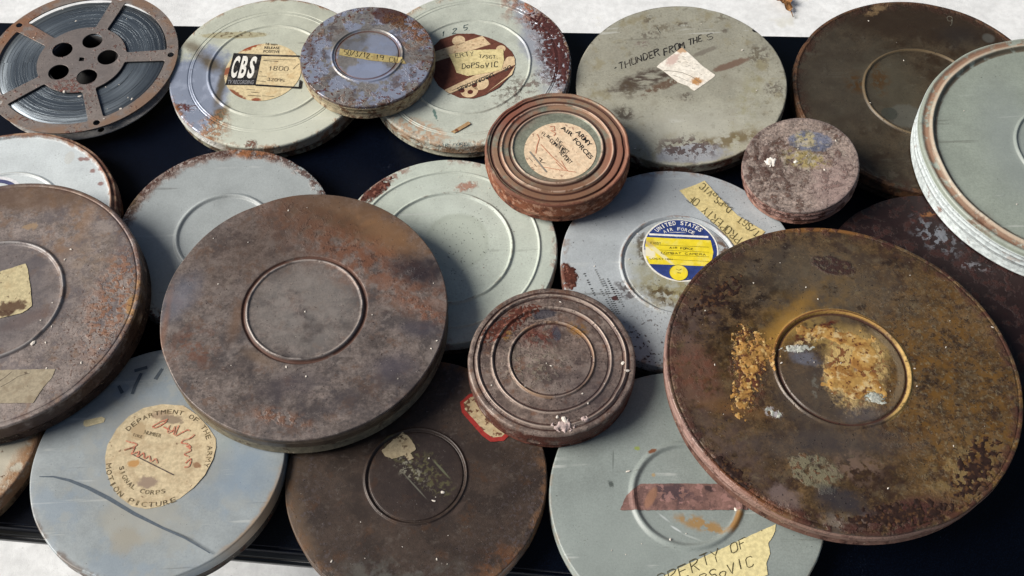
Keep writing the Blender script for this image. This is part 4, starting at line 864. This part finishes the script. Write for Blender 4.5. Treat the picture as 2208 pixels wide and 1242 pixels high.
# ------------------------------------------------------------------ S: dark brown can at the bottom
c = CANS['S']; c.rings = [(rad('S', 788, 1021), .0026, .0012), (rad('S', 794, 1021), .0020, -.0010)]
p = Paint('chocolate_steel', '#58493f', 'S', .4, .15, .45); p.grain(26, .12); p.grain(200, .14); p.grain(600, .15)
p.add('#40352f', p.nz(26, .46, .6, 7), .65); p.add('#75695f', p.nz(90, .55, .66, 7, .7, 4), .6); p.add('#6b4a30', p.nz(34, .55, .66, 7, .7, 14), .5); p.add('#3a3030', p.band(0, rad('S', 794, 1021)), .55, rough=.35)
p.add('#77604a', p.mul(p.rim(.83, .95, .10, 30), p.blob(660, 1080, 80, 190, 10, .5, .3)), .75, rough=.6); p.add('#8f6540', p.mul(p.rim(.90, .99, .05, 40), p.nz(50, .44, .60, 6, .6, 5)), .75, rough=.7, h=.5); p.add('#94613c', p.mul(p.blob(1070, 1220, 50, 30, -30, .8, .6), p.nz(60, .42, .6, 7, .7)), .7)
p.add('#73696a', p.mul(p.rim(.5, .9, .3), p.nz(220, .56, .62, 5, .6, 9)), .5); p.add('#85857d', p.mul(p.blob(860, 1235, 120, 30, 0, .7, .5), p.nz(60, .42, .6)), .5); specks(p, '#cfc6bd', 520, .70, .7, 15); specks(p, '#231714', 380, .67)
p.add('#75704e', p.mul(p.blob(905, 1005, 90, 30, 45, .3, .6, 120), p.nz(160, .5, .57, 6, .6, 3)), .8); p.add('#b3ae98', p.mul(p.blob(885, 1015, 44, 16, 40, .4, .7, 160), p.nz(190, .52, .57, 6, .6, 7)), .8)
p.add('#8d9070', p.blob(952, 1012, 26, 2.2, 48, .4, .3), .7); p.add('#9b9a88', p.blob(892, 1045, 36, 1.6, 48, .4, .3), .6); p.add('#6c5a50', p.blob(990, 1095, 18, 6, -48, .1, .2), .4)
build_can('S', 'dark chocolate brown can with a scraped off label inside its thin ring', p.done(.0004, .0016), base_mat('chocolate_base', '#33261f', '#4a2a1a', .5), edge=.0018)
sheet('S', 'label', [(823, 972), (846, 951), (868, 932), (880, 940), (893, 958), (897, 968), (885, 978), (893, 988), (880, 993), (872, 982), (860, 986), (845, 990), (830, 984)], paper('torn_scrap', 'S', '#c9b896', '#a48e6a', '#4a2e22', .8, 100, .57), .0004, rag=.0007)
t = sheet('S', 'label', [(992, 868), (1012, 850), (1060, 840), (1110, 930), (1097, 940), (1086, 951), (1058, 953), (1040, 940), (1015, 912), (996, 890)], paper('red_border', 'S', '#c2433c', '#a33a32', '#7c241c', .5, 90, .64), .0005, rag=.00015)
sheet('S', 'printing', [(1000, 869), (1015, 857), (1060, 848), (1105, 925), (1090, 934), (1082, 942), (1062, 944), (1045, 932), (1022, 905), (1003, 886)], paper('cream_centre', 'S', '#e9d3a8', '#c9a070', '#6d2f1c', 1, 150, .52), .0009, th=.0, parent=t)

# ------------------------------------------------------------------ T: grey can, bottom
c = CANS['T']; c.rings = [(rad('T', 1364, 1062), .0062, .0020)]; c.steps = [(rad('T', 1372, 1062), .004, .0006)]
p = Paint('sage_enamel', '#8b938e', 'T', .42, 0, .5); p.grain(20, .06); p.grain(450, .08); p.add('#9aa29c', p.blob(1330, 1180, 150, 90, 0, .9, .3), .4)
p.scuff(); p.add('#a0783a', p.mul(p.blob(1510, 1130, 56, 13, 14, .5, .6, 70), p.nz(90, .4, .52)), .8); p.add('#8f6424', p.mul(p.band(c.rings[0][0], .004, .3), p.blob(1588, 1125, 26, 30, 0, .4, .3)), .85); p.add('#6d3a16', p.blob(1406, 974, 9, 5, -20, .3, .5, 200), .9)
p.add('#8d9a3a', p.blob(1374, 967, 6, 4, 0, .4, .7, 300), .8); p.add('#b0905c', p.blob(1409, 1024, 4, 4, 0, .4, .4), .7); p.add('#d0d6d4', p.blob(1458, 1141, 12, 2, 32, .4, .4), .7); p.add('#ccd2d0', p.blob(1430, 1115, 14, 2, 38, .5, .5), .5); p.add('#b8bfba', p.blob(1490, 1158, 18, 2, 20, .5, .5), .5)
p.add('#5c635e', p.blob(1322, 993, 1.6, 20, 4, .4, .4), .6); p.add('#6d7470', p.blob(1450, 1085, 60, 3, 50, .6, .4), .2); specks(p, '#2f322e', 300, .73)
p.add('#8d7d68', p.mul(p.rim(.97, .995, .02), p.nz(60, .5, .58)), .5); p.add('#2e3430', p.blob(1317, 1044, 5, 8, -30, .3, .8, 300), .7)
build_can('T', 'smooth sage grey can at the bottom with tape reading PROPERTY OF', p.done(.0003, .001), base_mat('sage_base', '#7c827c', '#5a3a28', .58), edge=.0024)
pt = Paint('pink_brown_tape', '#7f6058', 'T', .6, 0, .35); pt.grain(50, .2, 6); pt.grain(300, .15); pt.add('#54403e', pt.nz(90, .54, .60, 6, .6, 21), .6); pt.add('#41343a', pt.mul(pt.blob(1450, 1062, 42, 22, 10, .4, .5), pt.nz(150, .44, .49, 5)), .85); pt.add('#3a2c2e', pt.blob(1530, 1054, 14, 6, 20, .2, .4, 100), .9); pt.add('#a88078', pt.nz(70, .56, .62, 4), .6); pt.add('#a3775a', pt.blob(1402, 1075, 9, 26, 25, .3, .5), .6)
sheet('T', 'tape', [(1337, 1100), (1350, 1070), (1380, 1044), (1440, 1043), (1600, 1044), (1612, 1100), (1480, 1100), (1340, 1101)], pt.done(.0006), .0006, rag=.0003, drape=True)
t = sheet('T', 'tape', [(1425, 1245), (1480, 1218), (1560, 1182), (1640, 1145), (1672, 1131), (1671, 1146), (1664, 1160), (1656, 1172), (1660, 1195), (1652, 1215), (1655, 1240), (1600, 1262), (1500, 1275)], paper('cream_tape', 'T', '#ddd09b', '#c6b57c', '#8a6a3a', .4, 60, .76), .0005, rag=.00025)
i = Ink('T', .0010); i.hand('PROPERTY', (1372, 1290), (1558, 1206), (1366, 1264), .0010, .0001).hand('OF', (1574, 1196), (1612, 1176), (1570, 1176), .0010).hand('DoPSoVIC', (1470, 1278), (1628, 1218), (1466, 1256), .0011).hand("'", (1640, 1160), (1650, 1156), (1636, 1145), .0008); i.build('handwriting', TAPE_INK, t)

# ------------------------------------------------------------------ U and V: the two cans hardly seen
p = Paint('cream_enamel', '#c0b9a5', 'U', .45, 0, .5); p.grain(25, .1); p.add('#9b6a38', p.mul(p.rim(.84, .96, .08, 30), p.nz(40, .38, .52)), .85, rough=.75, h=.6); p.add('#5d3a22', p.rim(.965, .99, .03), .7); specks(p, '#6d4a2c', 260, .64)
build_can('U', 'cream can with orange rust on its edge, peeping out at the bottom left', p.done(.0004), base_mat('cream_rust_base', '#6f5a42', '#3b2417'))
p = Paint('black_red_rust', '#241312', 'V', .5, 0, .4); p.grain(40, .2); p.add('#3a1a14', p.nz(60, .5, .6, 7), .7, rough=.8, h=1); p.add('#7b7f86', p.mul(p.blob(2020, 510, 50, 22, 35, .6, .7, 60), p.nz(110, .52, .56, 6)), .8); p.add('#8a5a30', p.mul(p.blob(2002, 462, 16, 5, -10, .4, .8, 120), p.nz(140, .42, .5)), .8); p.add('#4a221a', p.mul(p.nz(24, .54, .62, 4), p.nz(150, .54, .6, 6, .6, 5)), .6); p.add('#8d8d92', p.mul(p.blob(2100, 575, 30, 8, 10, .5, .8, 120), p.nz(170, .5, .55)), .6)
build_can('V', 'nearly black can with dull red rust, between the two largest cans on the right', p.done(.0004), base_mat('black_base', '#1c100e', '#30160f'), edge=.0012)

# ------------------------------------------------------------------ A: film reel
c = CANS['A']; R = c.R
rt = bpy.data.objects.new('film_reel', None); COL.objects.link(rt); rt.location = c.top - Vector((0, 0, c.h)); c.root = rt
tag(rt, 'open metal film reel wound with dark film, five windows in its rusty flange', 'film reel')
ang0 = math.atan2(*reversed(P('A', 366, 118)))            # small hole at a spoke end
def circle_pts(cx, cy, r, n=32, rev=False):
    q = [(cx + r * math.cos(2 * PI * i / n), cy + r * math.sin(2 * PI * i / n)) for i in range(n)]
    return q[::-1] if rev else q
def flange(name, R, th, mat, parent, z, holes=True):
    loops = [circle_pts(0, 0, R, 160)]
    for s_ in range(5):
        a = ang0 + 2 * PI * s_ / 5
        am = a + PI / 5; ri, ro = .46 * R, .885 * R; cr_ = .03 * R
        w_in, w_out = math.radians(36) - math.asin(.064 * R / ri), math.radians(36) - math.asin(.075 * R / ro)
        q = []
        for t in range(25): b = am - w_out + 2 * w_out * t / 24; q.append((ro * math.cos(b), ro * math.sin(b)))
        for t in range(17): b = am + w_in - 2 * w_in * t / 16; q.append((ri * math.cos(b), ri * math.sin(b)))
        # round the four corners
        out = []; n = len(q)
        for i in range(n):
            A_, B_, C_ = Vector(q[i - 1]), Vector(q[i]), Vector(q[(i + 1) % n])
            if (B_ - A_).angle(C_ - B_) > .5:
                d1 = (A_ - B_).normalized() * min(cr_, (A_ - B_).length * .95); d2 = (C_ - B_).normalized() * min(cr_, (C_ - B_).length * .95)
                for t in range(6):
                    u = t / 5; out.append(tuple(B_ + d1 * (1 - u) ** 2 + d2 * u ** 2))
            else: out.append(q[i])
        loops.append(out)
        loops.append(circle_pts(.93 * R * math.cos(a), .93 * R * math.sin(a), .036 * R, 20))
        hb = ang0 + 2 * PI * s_ / 5 + HOLE_OFF
        loops.append(circle_pts(.27 * R * math.cos(hb), .27 * R * math.sin(hb), .108 * R, 28))
    sq = .028 * R; loops.append([(sq, sq), (-sq, sq), (-sq, -sq), (sq, -sq)])
    cu = bpy.data.curves.new(name, 'CURVE'); cu.dimensions = '2D'; cu.fill_mode = 'BOTH'; cu.extrude = th / 2; cu.bevel_depth = .0003; cu.bevel_resolution = 1
    for lp in loops:
        sp_ = cu.splines.new('POLY'); sp_.points.add(len(lp) - 1); sp_.use_cyclic_u = True
        for pt_, xy in zip(sp_.points, lp): pt_.co = (xy[0], xy[1], 0, 1)
    ob = bpy.data.objects.new('tmp', cu); COL.objects.link(ob); me = bpy.data.meshes.new_from_object(ob)
    bpy.data.objects.remove(ob); me.materials.clear()
    o = link(name, me, parent, mat); o.location.z = z; return o
h1 = P('A', 233, 123); HOLE_OFF = math.atan2(h1.y, h1.x) - ang0
p = Paint('reel_steel', '#8a8079', 'A', .45, .3, .45); p.grain(35, .12); p.grain(350, .12)
p.add('#8d6f58', p.mul(p.rim(.84, .95, .1, 30), p.nz(30, .40, .55)), .8, rough=.6); p.add('#77706e', p.blob(180, 120, 110, 80, 0, .6, .4), .5); p.add('#693a30', p.mul(p.nz(36, .5, .6, 4), p.nz(170, .54, .60, 6, .6, 3)), .8, rough=.8, h=1)
p.add('#7a4438', p.mul(p.blob(150, 195, 40, 22, 0, .7, .6, 90), p.nz(170, .48, .54)), .8, h=1); p.add('#97633e', p.mul(p.blob(30, 60, 70, 50, 0, .7, .4), p.nz(40, .4, .5)), .6); p.add('#8f8a88', p.nz(60, .58, .68, 5, .6, 8), .4); specks(p, '#3a1d18', 300, .66)
reel_m = p.done(.0004)
flange('flange', R, .0012, reel_m, rt, c.h - .0009)
flange('flange', R * .955, .0012, base_mat('under_flange', '#b3b0ac', '#7a6250', .6), rt, .0012)
pf = Paint('wound_film', '#59626a', 'A', .33, .55, .6)
pf.b.inputs['Anisotropic'].default_value = .8; tg = pf.N('ShaderNodeTangent'); tg.direction_type = 'RADIAL'; tg.axis = 'Z'; pf.L(tg.outputs[0], pf.b.inputs['Tangent'])
def ringnoise(pn, scale, lo, hi, det=4):
    cx = pn.N('ShaderNodeCombineXYZ'); pn.L(pn.r, cx.inputs[0]); an = pn.math('ARCTAN2', pn.sx.outputs[1], pn.sx.outputs[0]); pn.L(pn.math('MULTIPLY', an, .0007), cx.inputs[1])
    n = pn.N('ShaderNodeTexNoise'); pn.L(cx.outputs[0], n.inputs['Vector']); n.inputs['Scale'].default_value = scale; n.inputs['Detail'].default_value = det; n.inputs['Roughness'].default_value = .7
    return pn.mr(n.outputs['Fac'], lo, hi), n.outputs['Fac']
m1, f1 = ringnoise(pf, 190, .40, .66, 4); pf.add('#7d878e', m1, .55); m2, f2 = ringnoise(pf, 520, .52, .68, 3); pf.add('#1c2025', m2, .7)
pf.add('#9ea5a8', pf.mul(pf.rim(.74, .84, .04), m1), .3); pf.hgt = m2
o = from_bm('film_pack', lathe([(.36 * R, .003), (.36 * R, c.h - .0036), (.5 * R, c.h - .0034), (.7 * R, c.h - .0036), (.865 * R, c.h - .0034), (.868 * R, c.h - .004), (.868 * R, .003)], 128, .0003), rt, pf.done(.00012), True)
bm = lathe([(0, .0022), (.36 * R, .0022), (.36 * R, .0035), (.1 * R, .0035), (.1 * R, c.h - .003), (0, c.h - .003)], 48); from_bm('hub_with_dark_disc', bm, rt, flat('hub_and_hole_shade', '#0c0b0b', .6), True)  # hub post plus an added black disc to darken the flange holes
bm = lathe([(.352 * R, .0015), (.352 * R, c.h - .002), (.358 * R, c.h - .002), (.358 * R, .0015)], 64); from_bm('core_ring', bm, rt, flat('core_dark', '#221e1d', .5), True)

# ------------------------------------------------------------------ table
tb = bpy.data.objects.new('folding_table', None); COL.objects.link(tb); tb.location = (0, .7 * S, -.72)
tag(tb, 'black plastic folding table that carries all the cans', 'table')
TZ = .72
def yb(x): return -.0651 * x + 1.0149 * S
def yf(x): return -.1194 * x + .3067 * S
def tpt(x, y, z): return (x, y - .7 * S, z + TZ)
def slab(name, dy0, dy1, z0, z1, mat, x0=-1.25, x1=1.45, bev=.004):
    bm = bmesh.new(); vs = []
    for z in (z0, z1):
        for x, y in ((x0, yf(x0) + dy0), (x1, yf(x1) + dy0), (x1, yb(x1) + dy1), (x0, yb(x0) + dy1)): vs.append(bm.verts.new(tpt(x, y, z)))
    for f in ((3, 2, 1, 0), (4, 5, 6, 7), (0, 1, 5, 4), (1, 2, 6, 5), (2, 3, 7, 6), (3, 0, 4, 7)): bm.faces.new([vs[i] for i in f])
    if bev: bmesh.ops.bevel(bm, geom=[e for e in bm.edges], offset=bev, segments=3, affect='EDGES')
    return from_bm(name, bm, tb, mat, True)
p = Paint('black_plastic', (.0006, .0013, .0045, 1), None, .42, 0, .12); p.add((.0045, .010, .024, 1), p.nz(700, .52, .6, 3), .6); p.add((.05, .06, .09, 1), p.mul(p.nz(18, .60, .70, 4, .6, 5), p.nz(500, .6, .66, 3, .6, 6)), .7)  # blue of the reflected sky mixed into the black base colour
top_m = p.done(.0005)
slab('tabletop', .004, -.004, -.022, 0, top_m)
pr = Paint('rim_plastic', '#1d2024', None, .35, 0, .5); pr.grain(200, .2); rim_m = pr.done(.0002)
slab('rim', -.004, .004, -.040, -.0225, rim_m, -1.256, 1.456, .005)
metal = flat('grey_leg_metal', '#6d7076', .4, .1, 200, .5, .6)
def tube(name, a, b, r, mat, par):
    a, b = Vector(a), Vector(b); d = b - a; bm = bmesh.new()
    bmesh.ops.create_cone(bm, cap_ends=True, segments=20, radius1=r, radius2=r, depth=d.length)
    q = Vector((0, 0, 1)).rotation_difference(d.normalized())
    for v in bm.verts: v.co = q @ v.co + (a + b) / 2
    return from_bm(name, bm, par, mat, True)
lg = at_z(452, 1240, -.3); ly = yf(lg.x) + .06
for x in (lg.x - .16, 1.2):
    for y in (yf(x) + .055, yb(x) - .09): tube('leg', tpt(x, y, -.72), tpt(x, y, -.041), .014, metal, tb)
    tube('crossbar', tpt(x, yf(x) + .069, -.55), tpt(x, yb(x) - .104, -.55), .009, metal, tb)

# ------------------------------------------------------------------ ground
def plane(name, s_, z, mat, n=40):
    bm = bmesh.new(); bmesh.ops.create_grid(bm, x_segments=n, y_segments=n, size=s_)
    o = from_bm(name, bm, None, mat); o.location = (0, 6, z); return o
p = Paint('white_concrete', (.76, .77, .76, 1), None, .8, 0, .3); p.grain(9, .07); p.grain(60, .06, 6); p.add('#d3cfb8', p.nz(6, .62, .7, 4), .35); p.add('#a3a39a', p.mul(p.nz(20, .52, .6), p.nz(220, .66, .70, 3, .6, 4)), .6)
p.hgt = p.noise(25, 5, .6, 0, 2)
tag(plane('ground', 60, -.72, p.done(.0003)), kind='structure')

# ------------------------------------------------------------------ dry oak leaf
lc = at_z(1690, 6, -.715)
bm = bmesh.new(); half = [(0, -.034, 0), (.004, -.030, 0), (.017, -.024, 0), (.009, -.016, 0), (.024, -.008, 0), (.012, -.002, 0), (.021, .010, 0), (.009, .013, 0), (.010, .026, 0), (0, .036, 0)]
L_ = [bm.verts.new((x, y, 0)) for x, y, z in half]; mid = [bm.verts.new((0, y, 0)) for x, y, z in half[1:-1]]
Rv = [bm.verts.new((-x * .95, y + .002, 0)) for x, y, z in half[1:-1]]
full = [L_[0]] + mid + [L_[-1]]; rgt = [L_[0]] + Rv + [L_[-1]]
for s_ in (L_, rgt):
    for i in range(len(full) - 1):
        q = [full[i], full[i + 1], s_[i + 1], s_[i]]; u = []
        for v in q:
            if v not in u: u.append(v)
        if len(u) > 2:
            try: bm.faces.new(u)
            except ValueError: pass
bmesh.ops.recalc_face_normals(bm, faces=bm.faces[:]); bmesh.ops.subdivide_edges(bm, edges=bm.edges[:], cuts=2, use_grid_fill=True)
for v in bm.verts: v.co.z = .006 + abs(v.co.x) * .5 + .004 * math.sin(v.co.y * 160) + .003 * math.sin(v.co.x * 300 + v.co.y * 90)
p = Paint('dry_leaf', '#8d6238', None, .7, 0, .3); p.grain(80, .3); p.add('#4e2c14', p.nz(90, .48, .6, 5), .8); p.add('#c79a64', p.nz(130, .56, .64, 5, .6, 4), .6)
lf = from_bm('blade', bm, None, p.done(.0003)); le = bpy.data.objects.new('dry_leaf', None); COL.objects.link(le); le.location = lc; le.rotation_euler = (0, 0, math.radians(200)); lf.parent = le
tag(le, 'curled brown oak leaf lying on the white ground behind the table', 'leaf')
tube('stalk', (0, .034, .004), (.004, .055, .002), .0011, lf.data.materials[0], le)

# ------------------------------------------------------------------ crumbs
bm = bmesh.new()
spots = [('A', 15, 60, 20, 380, 270), ('K', 14, 60, 520, 290, 800), ('M', 16, 380, 440, 950, 920), ('Q', 26, 1500, 560, 2150, 1100), ('O', 10, 1040, 640, 1350, 920), ('T', 5, 1230, 960, 1600, 1230), ('S', 10, 700, 960, 1150, 1220), ('I', 7, 1640, 280, 1830, 440), ('F', 5, 1300, 40, 1650, 330), ('P', 4, 1250, 420, 1600, 700), ('G', 4, 1760, 40, 2000, 260), ('H', 3, 2050, 180, 2200, 480), ('N', 4, 900, 380, 1150, 600)]
fixed = {'K': [(72, 740, 7), (153, 538, 3), (140, 560, 2.5)], 'M': [(944, 568, 3), (658, 672, 2.5), (660, 812, 3), (942, 735, 3), (930, 752, 3)], 'O': [(1216, 905, 7), (1202, 900, 5), (1343, 783, 5), (1352, 800, 5)], 'I': [(1660, 349, 7), (1716, 349, 4), (1778, 367, 4)], 'A': [(285, 214, 4), (260, 235, 4), (164, 46, 3), (138, 198, 5), (172, 208, 5)], 'T': [(1354, 1017, 3), (1445, 1165, 3), (1586, 1098, 5)], 'R': [(237, 817, 7)], 'S': [(955, 1062, 5), (935, 1080, 3)]}
def crumb(k, px, py, s_):
    c = CANS[k]; l = P(k, px, py)
    if l.length > c.R * .97: return
    w = c.top + c.q @ Vector((l.x, l.y, prof(c, l.length) + .0006))
    r = s_ * .00045
    g = bmesh.ops.create_icosphere(bm, subdivisions=1, radius=r)['verts']
    an = random.uniform(0, PI); ex = random.uniform(1, 2.2)
    for v in g:
        q = v.co.copy(); q *= random.uniform(.6, 1.2); q.x *= ex; q.z *= .5
        v.co = Vector((q.x * math.cos(an) - q.y * math.sin(an), q.x * math.sin(an) + q.y * math.cos(an), q.z)) + w
for k, n, x0, y0, x1, y1 in spots:
    for q in range(n): crumb(k, random.uniform(x0, x1), random.uniform(y0, y1), random.uniform(1, 2.6))
for k, l in fixed.items():
    for q in l: crumb(k, *q)
tag(from_bm('crumbs', bm, None, flat('pale_grit', '#e6ddd0', .7)), 'pale grit and flakes scattered over the can lids', 'grit', None, 'stuff')
